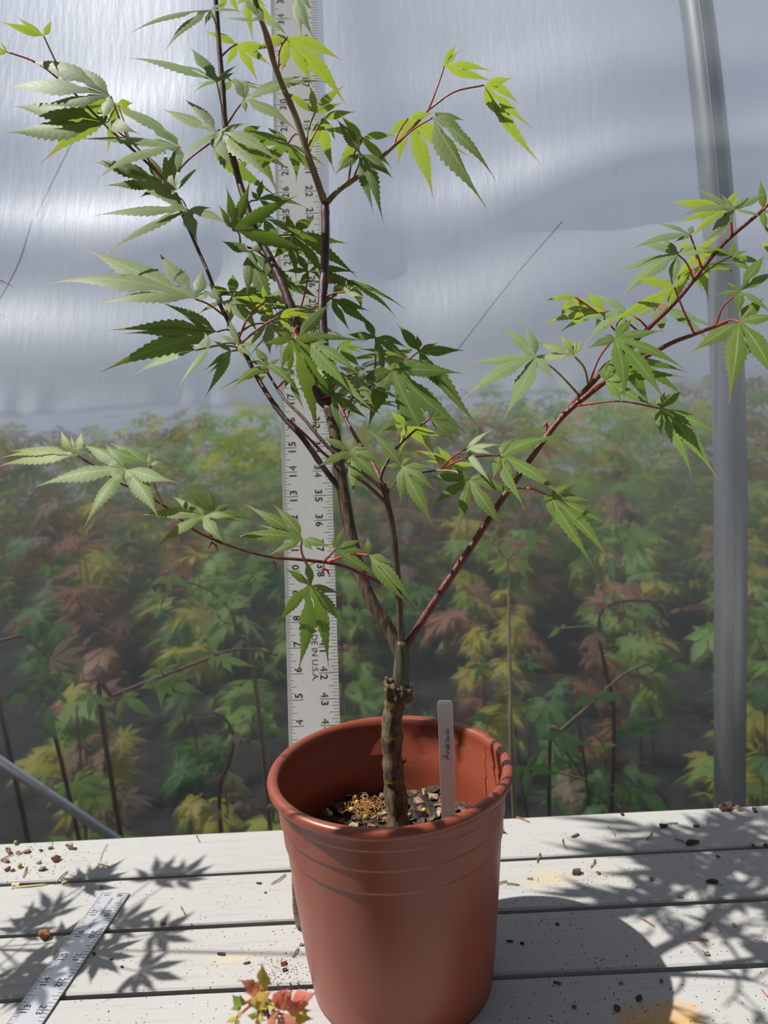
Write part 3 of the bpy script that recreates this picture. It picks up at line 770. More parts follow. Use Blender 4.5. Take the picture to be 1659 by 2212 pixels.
wood('branch', [(858,1283,-.05),(832,1262,-.3),(790,1244,-.6),(742,1222,-.8),(690,1213,-1.0),(640,1208,-1.1),(590,1204,-1.2),(530,1190,-1.3),(465,1167,-1.4),(415,1142,-1.5),(380,1112,-1.5),(350,1090,-1.6),(296,1058,-1.7),(262,1045,-1.8),(222,1018,-1.9),(180,993,-2.0)], .05, .02, M['redbark'], 0, 8, 'thin red branch reaching low to one side')
for p0, p1, p2 in (((690,1213,-1.0),(672,1218,-1.1),(662,1230,-1.2)), ((455,1163,-1.4),(462,1150,-1.4),(466,1160,-1.4))):
    wood('twig', [p0, p1, p2], .022, .016, M['petgreen'], 0, 6, None, False)
for px, py, dz in ((698,1225,-1.05),(590,1212,-1.2),(457,1170,-1.4),(1180,912,-1.0)):          # dried red bud scales hanging at the nodes
    q = atY(px, py, TY+dz); b_ = MB()
    for k in range(2):
        e = q+Vector((rnd.uniform(-.12,.16), rnd.uniform(-.08,.08), -rnd.uniform(.12,.26)))
        b_.tube([q, q.lerp(e, .5)+Vector((.03,0,.02)), e], [.02,.03,.006], 6)
    b_.build('bud_scale', M['petiole'], tree)

# ------------------------------------------------------------------ the maple: leaves
# crops of my measurements: origin and scale, so that each list stays in its own frame
F = {'A': (0,0,500/1659), 'B': (350,0,500/1659), 'C': (750,50,500/1659), 'D': (1159,380,500/1659), 'E': (100,400,400/1659), 'F': (400,400,400/1659),
     'G': (180,600,400/1659), 'H': (500,650,400/1659), 'Q': (750,650,500/1659), 'J': (1000,700,600/1659), 'K': (0,900,500/1659), 'L': (400,1000,550/1659), 'X': (0,0,1)}
NORM = {'T': (0,-.66,.75), 'U': (0,.62,.78), 'H': (.15,.93,.33), 'L': (-.35,-.60,.72), 'R': (.3,-.66,.69), 'V': (-.1,-.90,.42)}
LEAVES = [
 # frame, base, attach, material, attitude, depth offset, tips
 ('A',(315,262),(490,570),'young','U',-.3,[(-10,150),(112,117),(372,146)]),
 ('A',(48,370),(290,550),'young','U',-.3,[(0,295),(-60,330),(-40,400)]),
 ('A',(795,690),(1030,950),'pale','V',-.9,[(-5,640),(265,772),(170,450),(500,460),(740,855)]),
 ('A',(840,740),(1030,950),'young','U',.6,[(400,735),(282,1183),(388,950),(768,1092),(1000,890),(960,740)]),
 ('A',(765,880),(1195,1335),'leaf','V',-.6,[(22,956),(92,762),(690,795),(1000,960)]),
 ('A',(1290,1050),(1195,1335),'pale','T',-.8,[(505,1005),(1062,890),(685,1298),(760,770),(1250,1330)]),
 ('A',(1240,1400),(1195,1340),'pale','L',-1.3,[(1300,1005),(1490,1170),(1180,1050)]),
 ('A',(1170,1330),(1195,1340),'leaf','V',.3,[(1045,1085),(620,1150),(750,1332),(1000,1420)]),
 ('A',(1345,1505),(1240,1420),'pale','T',-1.3,[(655,1552),(860,1235),(1040,1665),(710,1860),(1420,1750),(1640,1615),(1530,1490)]),
 ('A',(1555,590),(1590,920),'pale','T',-.8,[(865,420),(1158,478),(1360,340),(1700,520),(1720,460)]),
 ('B',(350,70),(420,360),'pale','T',-.5,[(-250,250),(10,382),(308,188),(600,92),(480,10)]),
 ('B',(725,150),(800,500),'pale','T',-.7,[(560,-40),(900,260),(640,10),(945,140),(408,140)]),
 ('B',(540,315),(440,410),'young','U',.5,[(298,222),(455,480),(790,480),(690,595),(800,350)]),
 ('B',(900,265),(845,525),'young','U',.6,[(1297,440),(1325,765),(1090,640),(850,540),(690,345)]),
 ('B',(590,715),(490,915),'pale','T',-1.2,[(1200,588),(975,948),(518,550),(608,568),(602,818),(1060,545)]),
 ('B',(1095,812),(1015,1080),'young','U',.2,[(1312,612),(1302,738),(1055,600),(850,640)]),
 ('B',(1150,850),(1055,1080),'young','U',.5,[(1388,803),(1240,1245),(1050,1095),(1250,1020)]),
 ('B',(1440,985),(1340,1290),'young','U',.4,[(1262,808),(1140,935),(1680,975),(1248,1212),(1650,1210)]),
 ('B',(1425,1100),(1355,1280),'leaf','V',-.9,[(1245,850),(1590,1605),(1517,1542),(1238,1252),(1660,1282),(1480,1335)]),
 ('B',(395,945),(470,940),'pale','T',-1.0,[(-5,783),(162,712),(657,885),(887,1192),(835,1345),(140,1155),(520,1230)]),
 ('B',(340,1030),(30,1340),'leaf','U',-.6,[(440,985),(885,1192),(842,1425),(600,1180)]),
 ('X',(503,497),(520,540),'leaf','H',-1.6,[(487,399),(541,386),(645,421),(681,555),(470,440)]),
 ('B',(960,-30),(800,-40),'leaf','V',-.8,[(1000,275),(1095,285),(1080,80)]),
 ('B',(610,-40),(640,-60),'young','U',.4,[(655,300),(530,40),(880,245),(760,60)]),
 ('B',(470,-60),(370,-60),'young','U',.3,[(410,130),(560,120),(400,40)]),
 ('C',(695,308),(585,592),'young','U',.2,[(790,138),(815,193),(1048,345),(1062,425)]),
 ('C',(980,445),(600,605),'young','U',-.3,[(1190,390),(1402,1022),(1340,763),(1238,585),(1156,745)]),
 ('C',(435,685),(310,885),'young','U',.4,[(288,812),(368,1022),(620,1268),(880,960),(620,640)]),
 ('C',(610,680),(360,865),'leaf','V',-.7,[(848,700),(882,858),(1068,1132),(1005,1335),(898,1140),(705,640)]),
 ('D',(1410,245),(1410,432),'pale','T',-.6,[(1102,75),(1308,122),(1002,300),(1202,495),(1535,148),(1665,128),(1650,318)]),
 ('D',(1355,225),(1405,432),'young','U',.5,[(935,190),(1468,85),(1510,165),(1340,465),(1000,350),(1090,470)]),
 ('D',(1100,420),(1190,650),'pale','T',-.4,[(822,340),(648,542),(985,480),(1120,350)]),
 ('D',(1015,565),(1100,745),'pale','T',-.9,[(678,483),(878,435),(500,727),(575,918),(970,825),(1285,535),(1152,488)]),
 ('D',(1140,540),(1190,655),'young','U',.5,[(992,965),(1236,903),(1350,560),(1000,480),(1345,420)]),
 ('D',(1400,575),(1105,790),'leaf','U',.4,[(1150,512),(1412,455),(1518,538),(1645,640),(1560,695)]),
 ('D',(990,800),(1130,1110),'young','U',-.6,[(678,722),(465,1092),(690,1042),(940,965),(1092,700)]),
 ('D',(490,960),(690,1060),'young','U',.4,[(20,1077),(135,937),(358,826),(148,1138),(420,1090)]),
 ('D',(640,990),(800,1100),'pale','T',-.2,[(388,848),(562,885),(188,1052),(335,1220),(560,1155),(742,1092)]),
 ('D',(270,1290),(350,1500),'young','L',-.3,[(160,1135),(285,1158),(342,1155),(-20,1192),(-60,1302)]),
 ('D',(560,1160),(300,1465),'leaf','T',-1.0,[(355,1240),(470,1148),(915,1112),(690,1015),(1078,1398),(925,1625),(625,1625)]),
 ('D',(1465,825),(1300,1070),'leaf','T',-.8,[(1270,860),(1348,755),(1645,568),(1720,690),(1440,1015),(1690,1000)]),
 ('D',(1450,1045),(1280,1085),'leaf','T',-1.4,[(1090,1275),(1372,1660),(1640,868),(1760,1010),(1720,1500)]),
 ('D',(490,1470),(350,1600),'leaf','T',-.5,[(498,1345),(560,1275),(855,1660),(625,1650),(1095,1452),(700,1380)]),
 ('X',(1648,455),(1690,412),'young','V',-.3,[(1641,386),(1655,505),(1700,470)]),
 ('X',(1690,560),(1640,462),'young','U',.2,[(1640,520),(1660,640),(1645,590)]),
 ('J',(435,195),(640,368),'pale','T',-1.2,[(202,2),(365,10),(-12,245),(-20,465),(236,580),(552,335)]),
 ('J',(1180,505),(690,550),'leaf','T',-.6,[(1325,392),(1210,403),(1532,658),(1525,935),(1370,925),(1185,675)]),
 ('J',(520,1030),(265,990),'leaf','T',-.9,[(658,952),(782,1066),(880,1205),(888,1425),(792,1470),(560,1195),(478,1050)]),
 ('Q',(205,260),(135,492),'leaf','V',-.4,[(-15,240),(110,100),(268,555),(458,442),(440,345)]),
 ('Q',(510,365),(310,425),'leaf','V',-.5,[(350,163),(500,238),(845,355),(730,685),(962,922),(662,295)]),
 ('Q',(325,495),(150,500),'leaf','V',-1.4,[(72,575),(545,422),(842,522),(150,922),(668,1175),(892,980)]),
 ('Q',(590,840),(545,880),'leaf','V',.3,[(622,737),(690,775),(860,992),(800,1045),(760,850)]),
 ('Q',(420,895),(385,1030),'young','U',.3,[(308,788),(238,942),(368,1125),(582,1065),(738,985)]),
 ('Q',(850,1060),(805,1210),'pale','L',-.6,[(1055,918),(1112,1030),(783,1145),(935,1150),(1042,1325),(1060,1110)]),
 ('Q',(755,1165),(775,1240),'young','U',.4,[(478,1070),(535,1150),(640,1035),(1002,1190),(895,1275),(640,1335)]),
 ('Q',(1095,1105),(840,1240),'leaf','T',-.9,[(1192,983),(1385,963),(1568,958),(1555,1420),(1282,1512),(1040,1295),(1200,1290)]),
 ('Q',(390,1185),(290,1390),'leaf','V',-1.2,[(155,925),(470,1115),(635,1190),(272,1180),(658,1385),(637,1655),(380,1470)]),
 ('Q',(875,1280),(640,1270),'leaf','V',-1.0,[(570,1265),(598,1480),(795,1655),(1148,1665),(1220,1392),(772,1195),(1025,1255)]),
 ('H',(1060,1340),(920,1450),'leaf','V',-1.0,[(800,1215),(750,1492),(1245,1325),(1375,1665),(1388,1478)]),
 ('H',(1075,1420),(1200,1600),'leaf','T',-.7,[(1090,1760),(1180,1640),(1010,1480)]),
 ('H',(435,135),(110,352),'young','U',-.4,[(625,58),(1015,322),(720,125),(560,300)]),
 ('H',(590,330),(560,300),'leaf','V',-1.1,[(900,5),(1245,372),(830,360),(1000,310)]),
 ('H',(545,340),(530,250),'leaf','H',-1.7,[(268,382),(405,268),(508,735),(425,645),(772,1255),(1022,692),(835,352),(962,990)]),
 ('H',(330,570),(250,650),'leaf','T',-.8,[(-10,815),(120,540),(445,515),(600,820),(190,400)]),
 ('H',(890,850),(800,900),'leaf','V',-.6,[(750,705),(892,685),(1035,842),(1242,1072),(1005,1265),(960,1085),(1210,1050)]),
 ('H',(690,375),(640,420),'leaf','T',-1.3,[(1195,705),(1085,845),(900,380)]),
 ('H',(960,400),(900,600),'leaf','U',.2,[(1118,348),(1225,440),(1195,480),(1172,635)]),
 ('H',(750,545),(720,660),'leaf','T',-1.0,[(1078,848),(742,475),(1295,1005),(930,600)]),
 ('H',(520,680),(480,740),'leaf','V',-.3,[(600,820),(500,600),(660,1000),(470,800)]),
 ('F',(455,1415),(490,1430),'pale','T',-1.1,[(280,1345),(540,1560),(650,1440),(620,1570),(385,1200)]),
 ('F',(575,595),(420,740),'leaf','V',-1.2,[(318,498),(788,493),(552,1035),(840,1165),(1135,1035)]),
 ('F',(655,130),(590,210),'leaf','V',-.2,[(588,48),(832,68),(1085,202),(912,232),(700,-60)]),
 ('F',(1105,770),(1075,1150),'leaf','V',-.6,[(1553,787),(1635,924),(1290,702),(1020,885),(968,588),(880,780)]),
 ('F',(1310,1015),(1110,1165),'leaf','V',-.7,[(1372,918),(1665,1132),(1482,1315),(1150,1075),(1155,925),(1700,1300)]),
 ('F',(1430,960),(1320,1020),'young','L',-.2,[(1450,840),(1528,900),(1625,1018),(1395,990)]),
 ('F',(725,1035),(500,1365),'young','U',.3,[(418,1005),(515,1245),(690,885),(812,1295),(790,980)]),
 ('F',(330,1040),(300,940),'pale','T',-.7,[(553,1075),(215,875),(578,1265),(120,1155),(150,940)]),
 ('E',(1335,1020),(1480,1250),'pale','T',-1.2,[(335,568),(-5,890),(405,1098),(1008,602),(1402,748),(1478,948)]),
 ('G',(1200,485),(1240,560),'leaf','H',-.6,[(225,470),(668,205),(350,505),(146,852),(880,330)]),
 ('G',(1130,620),(1250,700),'pale','T',-1.6,[(1085,485),(848,988),(955,605)]),
 ('G',(1010,650),(1250,700),'pale','L',.3,[(408,912),(540,807),(660,560)]),
 ('G',(1330,655),(1400,700),'leaf','H',-.2,[(1085,1082),(1105,870),(1150,560),(1075,835)]),
 ('G',(1390,600),(1440,640),'pale','T',-1.3,[(1195,500),(1455,738),(1560,610),(1545,742),(1300,395)]),
 ('K',(550,280),(640,340),'young','L',-.2,[(435,88),(592,98),(512,128),(-30,312),(-40,372),(60,250)]),
 ('K',(895,375),(985,532),'leaf','T',-1.0,[(236,512),(570,198),(752,196),(598,812),(1142,738),(1275,472)]),
 ('K',(1075,345),(1168,622),'leaf','T',-.6,[(788,188),(570,265),(1080,258),(1170,325)]),
 ('K',(1460,710),(1500,862),'leaf','T',-.9,[(995,710),(1115,948),(1232,572),(1615,915),(1690,725),(1385,628)]),
 ('L',(185,320),(168,490),'leaf','V',-.6,[(0,138),(130,136),(318,268),(465,368),(362,382)]),
 ('L',(765,495),(812,690),'leaf','T',-.8,[(272,487),(385,270),(570,268),(955,552),(540,605),(832,578),(470,405)]),
 ('L',(985,560),(912,642),'leaf','V',-.5,[(1038,412),(963,478),(1165,495),(1275,748),(1205,590)]),
 ('L',(1195,600),(920,645),'leaf','V',-.9,[(1190,482),(1375,660),(1482,955),(1522,962)]),
 ('L',(815,795),(800,690),'leaf','H',-.6,[(638,680),(785,625),(590,1068),(732,1370),(933,1345),(1064,1088),(1025,855)]),
 ('X',(1240,640),(1290,660),'young','U',.3,[(1175,650),(1300,690),(1210,690)]),
]
def leaf_of(spec, idx):
    fr, bs, at_, mk, att, dof, tips = spec
    ox, oy, s = F[fr]; cv = lambda p: (ox+p[0]*s, oy+p[1]*s)
    bx, by = cv(bs); ax_, ay_ = cv(at_)
    # nearest wood to the attach point in view
    best = min((( (q[1][0]-ax_)**2+(q[1][1]-ay_)**2, i, j) for i, br in enumerate(BR) for j, q in enumerate(br) if i > 1))
    start = BR[best[1]][best[2]][0]
    r = random.Random(idx*31+3)
    by_ = start.y + dof
    base = atY(bx, by, by_)
    n = Vector(NORM[att]) + Vector((r.uniform(-.18,.18), r.uniform(-.08,.08), r.uniform(-.08,.08))); n.normalize()
    tp = []
    for t in tips:
        px, py = cv(t); d = ray(px, py); den = d.dot(n)
        k = (base-CO).dot(n)/den if abs(den) > .12 else (base.y/d.y)
        p = CO+d*k
        dy = p.y-base.y; lim = .85*max(.3, (atY(px, py, base.y)-base).length)
        if abs(dy) > lim: p = atY(px, py, base.y+math.copysign(lim, dy))
        tp.append(p)
    g = leaf_geo(base, tp, n, (.098 if att == 'H' else {'leaf': .124, 'pale': .108, 'young': .12}[mk]), r, 30, .06)
    o = g.build('leaf', M[mk], tree, origin=base)
    # petiole
    mid = start.lerp(base, .5)+Vector((r.uniform(-.1,.1), r.uniform(-.1,.1), .12*(base-start).length*.6))
    b_ = MB(); b_.tube(catmull([start, mid, base], 6), [.032]*4+[.026]*9, 6)
    b_.build('petiole', M['petiole'] if r.random() < .75 else M['petgreen'], o)
for i, s_ in enumerate(LEAVES): leaf_of(s_, i)
# leaves on the far side of the crown, half hidden by the ones in front
rb = random.Random(77)
for px, py in ((562,470),(598,520),(640,600),(690,620),(740,668),(560,700),(604,778),(700,850),(764,900),(832,862),(896,806),(650,690),(525,620),(455,700),(470,300),(520,180),(612,300),(540,560),(780,760),(1300,760),(1440,680),(1530,620)):
    st_ = min((q for br in BR[2:] for q in br), key=lambda q: (q[1][0]-px)**2+(q[1][1]-py)**2)[0]
    a = rb.uniform(0, 2*PI); base = st_+Vector((math.cos(a)*.8, .9+.3*rb.random(), rb.uniform(.1,.7)))
    n = Vector((rb.uniform(-.35,.35), rb.uniform(-.5,.6), .8)).normalized(); out_ = Vector((math.cos(a), .35+math.sin(a)*.5, -.25)); out_ = (out_-n*out_.dot(n)).normalized()
    tp = []
    for q_ in (-2.0,-1.3,-.65,0,.65,1.3,2.0):
        d_ = Matrix.Rotation(q_, 3, n) @ out_; l_ = rb.uniform(1.7,2.3)*(1-.27*abs(q_)/1.4); tp.append(base+d_*l_-Vector((0,0,.22*l_)))
    mk = rb.choice(('leaf','leaf','pale'))
    o = leaf_geo(base, tp, n, .12, rb, 30, .06).build('leaf', M[mk], tree, origin=base)
    b_ = MB(); b_.tube(catmull([st_, st_.lerp(base, .5)+Vector((0,0,.12)), base], 5), [.032]*4+[.026]*7, 6); b_.build('petiole', M['petiole'], o)

# ------------------------------------------------------------------ loose bits on the bench
ORD = ['back', 'second', 'third', 'fourth', 'fifth', 'sixth', 'seventh', 'eighth']
def plank_of(p): return ORD[max(0, min(7, int((D0-p.y)/PW)))]
def on_plank(p):
    k_ = plank_of(p); return 'the back plank of the bench' if k_ == 'back' else 'the '+k_+' plank from the back of the bench'
def needle(p0, p1, m_='needle', w=.022, name='pine_needle', label='dry brown needle lying on the bench planks', cat='needle', group='dry needles on the bench', z=.04):
    a, b2 = atZ(*p0, z), atZ(*p1, z); mid = a.lerp(b2, .5)+Vector((rnd.uniform(-.05,.05), rnd.uniform(-.05,.05), .02))
    b_ = MB(); b_.tube(catmull([a, mid, b2], 4), [w*.6]+[w]*7+[w*.4], 6)
    if label.startswith('dry brown'): label = 'dry brown needle lying on '+on_plank(mid); group = 'dry needles on '+on_plank(mid)
    tag(b_.build(name, M[m_]), label, cat, group)
def pf(s_, ox, oy): return lambda x, y: (ox+x*s_, oy+y*s_)
c1 = pf(460/1659, 0, 1750); c2 = pf(609/1659, 1050, 1650); c3 = pf(660/1659, 440, 1800)
for cf, a, b2 in ((c1,(437,573),(526,474)),(c1,(178,525),(205,440)),(c1,(1408,748),(1442,812)),(c1,(1524,186),(1554,245)),(c1,(0,392),(110,338)),
                  (c2,(175,312),(256,342)),(c2,(714,364),(760,425)),(c2,(452,438),(470,497)),(c2,(944,442),(976,396)),(c2,(1108,440),(1200,480)),(c2,(300,580),(318,520)),
                  (c2,(613,610),(638,555)),(c2,(48,716),(126,690)),(c2,(904,902),(992,956)),(c2,(1280,980),(1326,930)),(c2,(1192,1030),(1308,1035)),(c2,(1622,1326),(1660,1372)),(c2,(1050,362),(1132,348)),
                  (c3,(365,275),(447,220)),(c3,(480,672),(515,620)),(c2,(120,706),(198,712)),(c2,(240,674),(276,674))):
    needle(cf(*a), cf(*b2))
needle(c1(835,258), c1(775,392), 'straw', .014, 'straw', 'thin pale straw lying on the back plank of the bench', 'straw', 'pale straws on the back plank')
needle(c1(760,412), c1(862,446), 'straw', .02, 'straw', 'thin pale straw lying on the back plank of the bench', 'straw', 'pale straws on the back plank')
needle(c1(100,603), c1(370,578), 'straw', .03, 'straw', 'tan straw lodged along the gap between planks', 'straw', None, .02)
CHIPS = [(c1,440,378,'barkE',.36,.3,.26),(c1,535,285,'barkC',.4,.28,.26),(c1,75,325,'barkA',.26,.2,.16),(c1,205,318,'barkA',.36,.24,.14),(c1,40,392,'barkA',.42,.14,.14),(c1,55,460,'barkE',.26,.16,.14),(c1,92,470,'barkA',.2,.12,.1),
         (c1,330,455,'barkA',.34,.22,.14),(c1,395,295,'barkA',.2,.12,.1),(c1,320,312,'barkB',.16,.14,.1),(c1,300,410,'barkA',.2,.12,.1),(c1,345,972,'barkE',.36,.3,.28),(c1,1272,880,'barkB',.18,.13,.1),(c1,790,602,'barkE',.12,.12,.1),(c1,735,1118,'barkD',.13,.1,.08),
         (c1,120,582,'straw',.3,.16,.1),(c1,510,562,'straw',.26,.2,.1),(c1,948,1218,'barkD',.12,.1,.06),(c1,865,1160,'barkD',.14,.1,.06),(c1,150,330,'barkA',.3,.2,.1),(c1,60,300,'barkB',.2,.12,.1),
         (c2,1415,256,'barkA',.62,.3,.26),(c2,1490,264,'barkC',.22,.22,.2),(c2,1582,272,'barkB',.18,.24,.16),(c2,800,295,'barkD',.18,.16,.12),(c2,1040,362,'barkD',.3,.2,.16),(c2,1237,366,'barkB',.26,.13,.08),(c2,1215,462,'barkD',.62,.24,.12),(c2,525,420,'barkB',.42,.14,.1),
         (c2,535,632,'barkB',.36,.26,.2),(c2,660,641,'barkE',.18,.12,.08),(c2,972,679,'barkE',.16,.14,.08),(c2,1325,692,'barkD',.5,.18,.12),(c2,1460,948,'barkC',.14,.16,.08),(c2,140,1043,'barkD',.22,.1,.06),(c2,213,1056,'barkD',.14,.12,.08),(c2,1296,1118,'barkA',.16,.12,.08),(c2,1030,1276,'barkA',.14,.16,.08),(c2,770,1436,'barkD',.18,.22,.12),(c2,900,1380,'barkD',.2,.16,.08),
         (c2,1395,792,'barkC',.14,.12,.08),(c2,1145,782,'barkA',.13,.12,.06),(c2,1575,480,'barkB',.16,.2,.12),(c2,1645,480,'barkB',.14,.2,.12),(c2,1365,543,'barkB',.16,.1,.08),(c2,98,390,'barkE',.30,.24,.2),(c2,420,942,'barkD',.14,.1,.06),(c2,520,1430,'barkB',.14,.1,.06),(c2,420,1290,'barkB',.24,.08,.06),(c2,795,1288,'barkA',.14,.1,.06),
         (c3,435,705,'barkE',.2,.18,.12),(c3,95,655,'barkD',.26,.1,.08),(c3,232,705,'barkB',.24,.1,.06),(c3,335,322,'barkB',.1,.08,.06),(c3,300,270,'barkD',.2,.1,.06),(c3,530,605,'barkA',.14,.1,.06),(c3,440,740,'barkD',.14,.12,.08)]
for cf, x, y, k_, sx, sy, sz in CHIPS:
    big = sx > .3; px, py = cf(x, y)
    q = atZ(px, py, sz*.42); me = chip_mesh('bark_chip', M[k_], sx, sy, sz, int(x*3+y), 16)
    o = put(me, 'bark_chip', q, (rnd.uniform(-.1,.1), rnd.uniform(-.1,.1), rnd.uniform(-.5,.5)))
    lowz = min((o.rotation_euler.to_matrix() @ v.co).z for v in me.vertices); o.location.z = BZ - lowz
    if k_ == 'straw': tag(o, 'pale yellow husk caught at the gap between planks', 'husk', 'pale husks at the plank gap'); continue
    col = {'barkA':'brown','barkB':'grey brown','barkC':'tan','barkD':'blackish','barkE':'reddish'}[k_]; size = 'large ' if sx > .33 else ('small ' if sx < .19 else '')
    tag(o, size+col+' bark chip lying on '+on_plank(q), 'bark chip', size+col+' bark chips on '+on_plank(q))
for x, y in ((122,252),(153,432)):
    o = put(BEADG, 'fertiliser_bead', atZ(*c1(x, y), .085), (0,0,0)); o.location.z = BZ+.083*I
    tag(o, 'round olive fertiliser bead among the bark crumbs on the bench', 'bead', 'olive beads on the bench')
b_ = MB()                                  # crumbs too small to pick apart
def crumb(px, py, s):
    q = atZ(px, py, 0); s *= .62
    f = ((D0-q.y) % PW)
    if f > PW-.17 or q.y > D0-.02: return
    if math.hypot(q.x-PX, q.y-PY) < 2.7: return
    a = rnd.uniform(0, 6); l = s*rnd.uniform(.6, 2.0); u = Vector((math.cos(a)*l, math.sin(a)*l, 0)); v = Vector((-math.sin(a)*s, math.cos(a)*s, 0)); h = Vector((0,0,s*.8))
    b_.add([q-u-v, q+u-v, q+u+v, q-u+v, q+h-u*.4, q+h+u*.4], [(0,1,5,4),(1,2,5),(2,3,4,5),(3,0,4)])
for i in range(240): crumb(rnd.gauss(90, 55), rnd.gauss(1858, 30), rnd.uniform(.012,.035))
for i in range(330): crumb(rnd.uniform(150,640), rnd.uniform(1900,2210), rnd.uniform(.010,.028))
for i in range(700): crumb(rnd.uniform(1060,1659), rnd.uniform(1780,2210), rnd.uniform(.010,.030))
for i in range(260): crumb(rnd.gauss(610, 35), rnd.gauss(2095, 25), rnd.uniform(.010,.030))
for i in range(160): crumb(rnd.gauss(190, 25), rnd.gauss(1935, 20), rnd.uniform(.008,.02))
for i in range(160): crumb(rnd.gauss(1290, 60), rnd.gauss(1910, 25), rnd.uniform(.010,.026))
tag(b_.build('bark_crumbs', M['barkB'], smooth=False), 'fine dark bark crumbs scattered over the bench planks', 'crumbs', kind='stuff')
# bark stick leaning on the pot
s0 = atZ(645, 2006, .0); s1 = atY(634, 1892, 20.2)
b_ = MB(); dpt = (s1-s0); b_.tube([s0+Vector((0,0,.07)), s0+dpt*.35+Vector((-.03,0,.02)), s0+dpt*.7, s1], [.085,.10,.09,.06], 8)
b_.v = [v+Vector((rnd.uniform(-.012,.012),)*3) for v in b_.v]
tag(b_.build('bark_stick', M['barkC']), 'grey brown stick of bark leaning against the side of the pot', 'stick')

# ------------------------------------------------------------------ more plants
def gen_leaf(name, m_, L, nl, spread, wf, seed, droop=.25):
    r = random.Random(seed); tips = []
    for i in range(nl):
        a = (i/(nl-1)-.5)*2*spread; l = L*(1-.42*abs(a)/spread)*r.uniform(.9, 1.1)
        tips.append((l*math.cos(a), l*math.sin(a), -droop*l*r.uniform(.5, 1.4)))
    g = leaf_geo((0,0,0), tips, (0,0,1), wf, r, 10, .08)
    me = g.mesh(name, world=False); me.materials.append(m_); return me
LM = {}
for k_ in ('bgreen','bdark','byellow','bred','bbrown'):
    LM[k_] = [gen_leaf('leaf', M[k_], 1.7, 7, 2.0, .12, 1), gen_leaf('leaf', M[k_], 1.9, 5, 1.7, .19, 2), gen_leaf('leaf', M[k_], 1.6, 7, 2.2, .17, 3)]
PLAB = {'bgreen': 'green leaved maple seedling growing behind the film', 'bdark': 'deep green maple seedling growing behind the film', 'byellow': 'yellow leaved maple seedling growing behind the film',
        'bred': 'rusty red maple seedling growing behind the film', 'bbrown': 'bronze leaved maple seedling growing behind the film'}
ROWS = ['first', 'second', 'third', 'fourth', 'fifth']
def seedling(x, y, h, k_, nl, sz, r, row, spread=2.1):
    root = empty('maple_seedling', (x, y, -30), PLAB[k_].replace('growing', 'in the '+ROWS[row]+' row'), 'seedling', PLAB[k_].replace(' growing behind the film', '')+'s in the '+ROWS[row]+' row')
    top = Vector((x+r.uniform(-.9,.9), y+r.uniform(-.9,.9), h)); p0 = Vector((x, y, -30))
    st = catmull([p0, p0.lerp(top, .5)+Vector((r.uniform(-1,1), r.uniform(-1,1), 0)), top], 6)
    b_ = MB(); b_.tube(st, [.16-.1*i/12 for i in range(13)], 6)
    stems = []
    for q in range(3):
        i0 = r.choice((6,7,8,9,10)); a = r.uniform(0, 2*PI); l = r.uniform(.5, 1)*spread*1.4
        e = st[i0]+Vector((math.cos(a)*l, math.sin(a)*l, r.uniform(1.5, 4.5)))
        br = catmull([st[i0], st[i0].lerp(e, .5)+Vector((0,0,.3)), e], 4); b_.tube(br, .045, 5); stems += br[2:]
    b_.build('stem', M['redbark'] if r.random() < .5 else M['tan'], root)
    stems += st[5:]
    for i in range(nl):
        q = r.choice(stems); a = r.uniform(0, 2*PI); l = r.uniform(.3, 1.2)
        p = q+Vector((math.cos(a)*l, math.sin(a)*l, r.uniform(-.4, .6)))
        lo = put(r.choice(LM[k_]), 'leaf', p, (r.uniform(-.6,.6), r.uniform(-.1,.8), a), sz*r.uniform(.75, 1.3), root)
    return root
r = random.Random(11)
keys = ['bgreen']*6+['bdark']*4+['byellow']*5+['bred']*2+['bbrown']*2
for row, (y, n_, x0, x1, h0, h1, nl) in enumerate(((43, 11, -23, 24, -10, 2, 16), (54, 11, -30, 30, -7, 7, 18), (68, 13, -37, 38, -4, 9, 18), (86, 13, -45, 46, -4, 10, 18), (108, 13, -54, 56, -2, 12, 18))):
    for i in range(n_):
        x = x0+(x1-x0)*(i+.5)/n_+r.uniform(-.5,.5)
        seedling(x, y+(-3.4 if i % 2 else 3.4)+r.uniform(-.6,.6), r.uniform(h0, h1), r.choice(keys), nl, 1.3+row*.16, r, row)
# far rows: nobody could count these leaves
rr = random.Random(21); b_ = MB(); mi = []
src = leaf_geo((0,0,0), [(1.9*math.cos(a)*(1-.2*abs(a)), 1.9*math.sin(a)*(1-.2*abs(a)), -.3) for a in (-1.8,-.9,0,.9,1.8)], (0,0,1), .18, rr, 4, .08, 0)
FK = ['bgreen','byellow','bdark','bred','bbrown']
for i in range(8000):
    y = rr.uniform(122, 235); x = rr.uniform(-.62, .66)*y; z = rr.uniform(-20, 16-5*rr.random()) + 3*math.sin(x*.11+y*.07)
    Mr = Matrix.Rotation(rr.uniform(0, 6.3), 3, 'Z') @ Matrix.Rotation(rr.uniform(-.2, 1.0), 3, 'Y'); s_ = rr.uniform(1.3, 2.4)
    kk = int((math.sin(x*.09+1.3*math.sin(y*.05))*.5+.5)*3.2+rr.uniform(-.9,1.6)) % 5
    o0 = len(b_.v); b_.v += [Mr @ (v*s_)+Vector((x, y, z)) for v in src.v]; b_.uv += src.uv; b_.f += [tuple(j+o0 for j in f) for f in src.f]; mi += [kk]*len(src.f)
o = tag(b_.build('seedling_foliage', M['bgreen']), 'mass of mixed seedling foliage at the back of the film house', 'foliage', kind='stuff')
for k_ in FK[1:]: o.data.materials.append(M[k_])
for p, m_ in zip(o.data.polygons, mi): p.material_index = m_

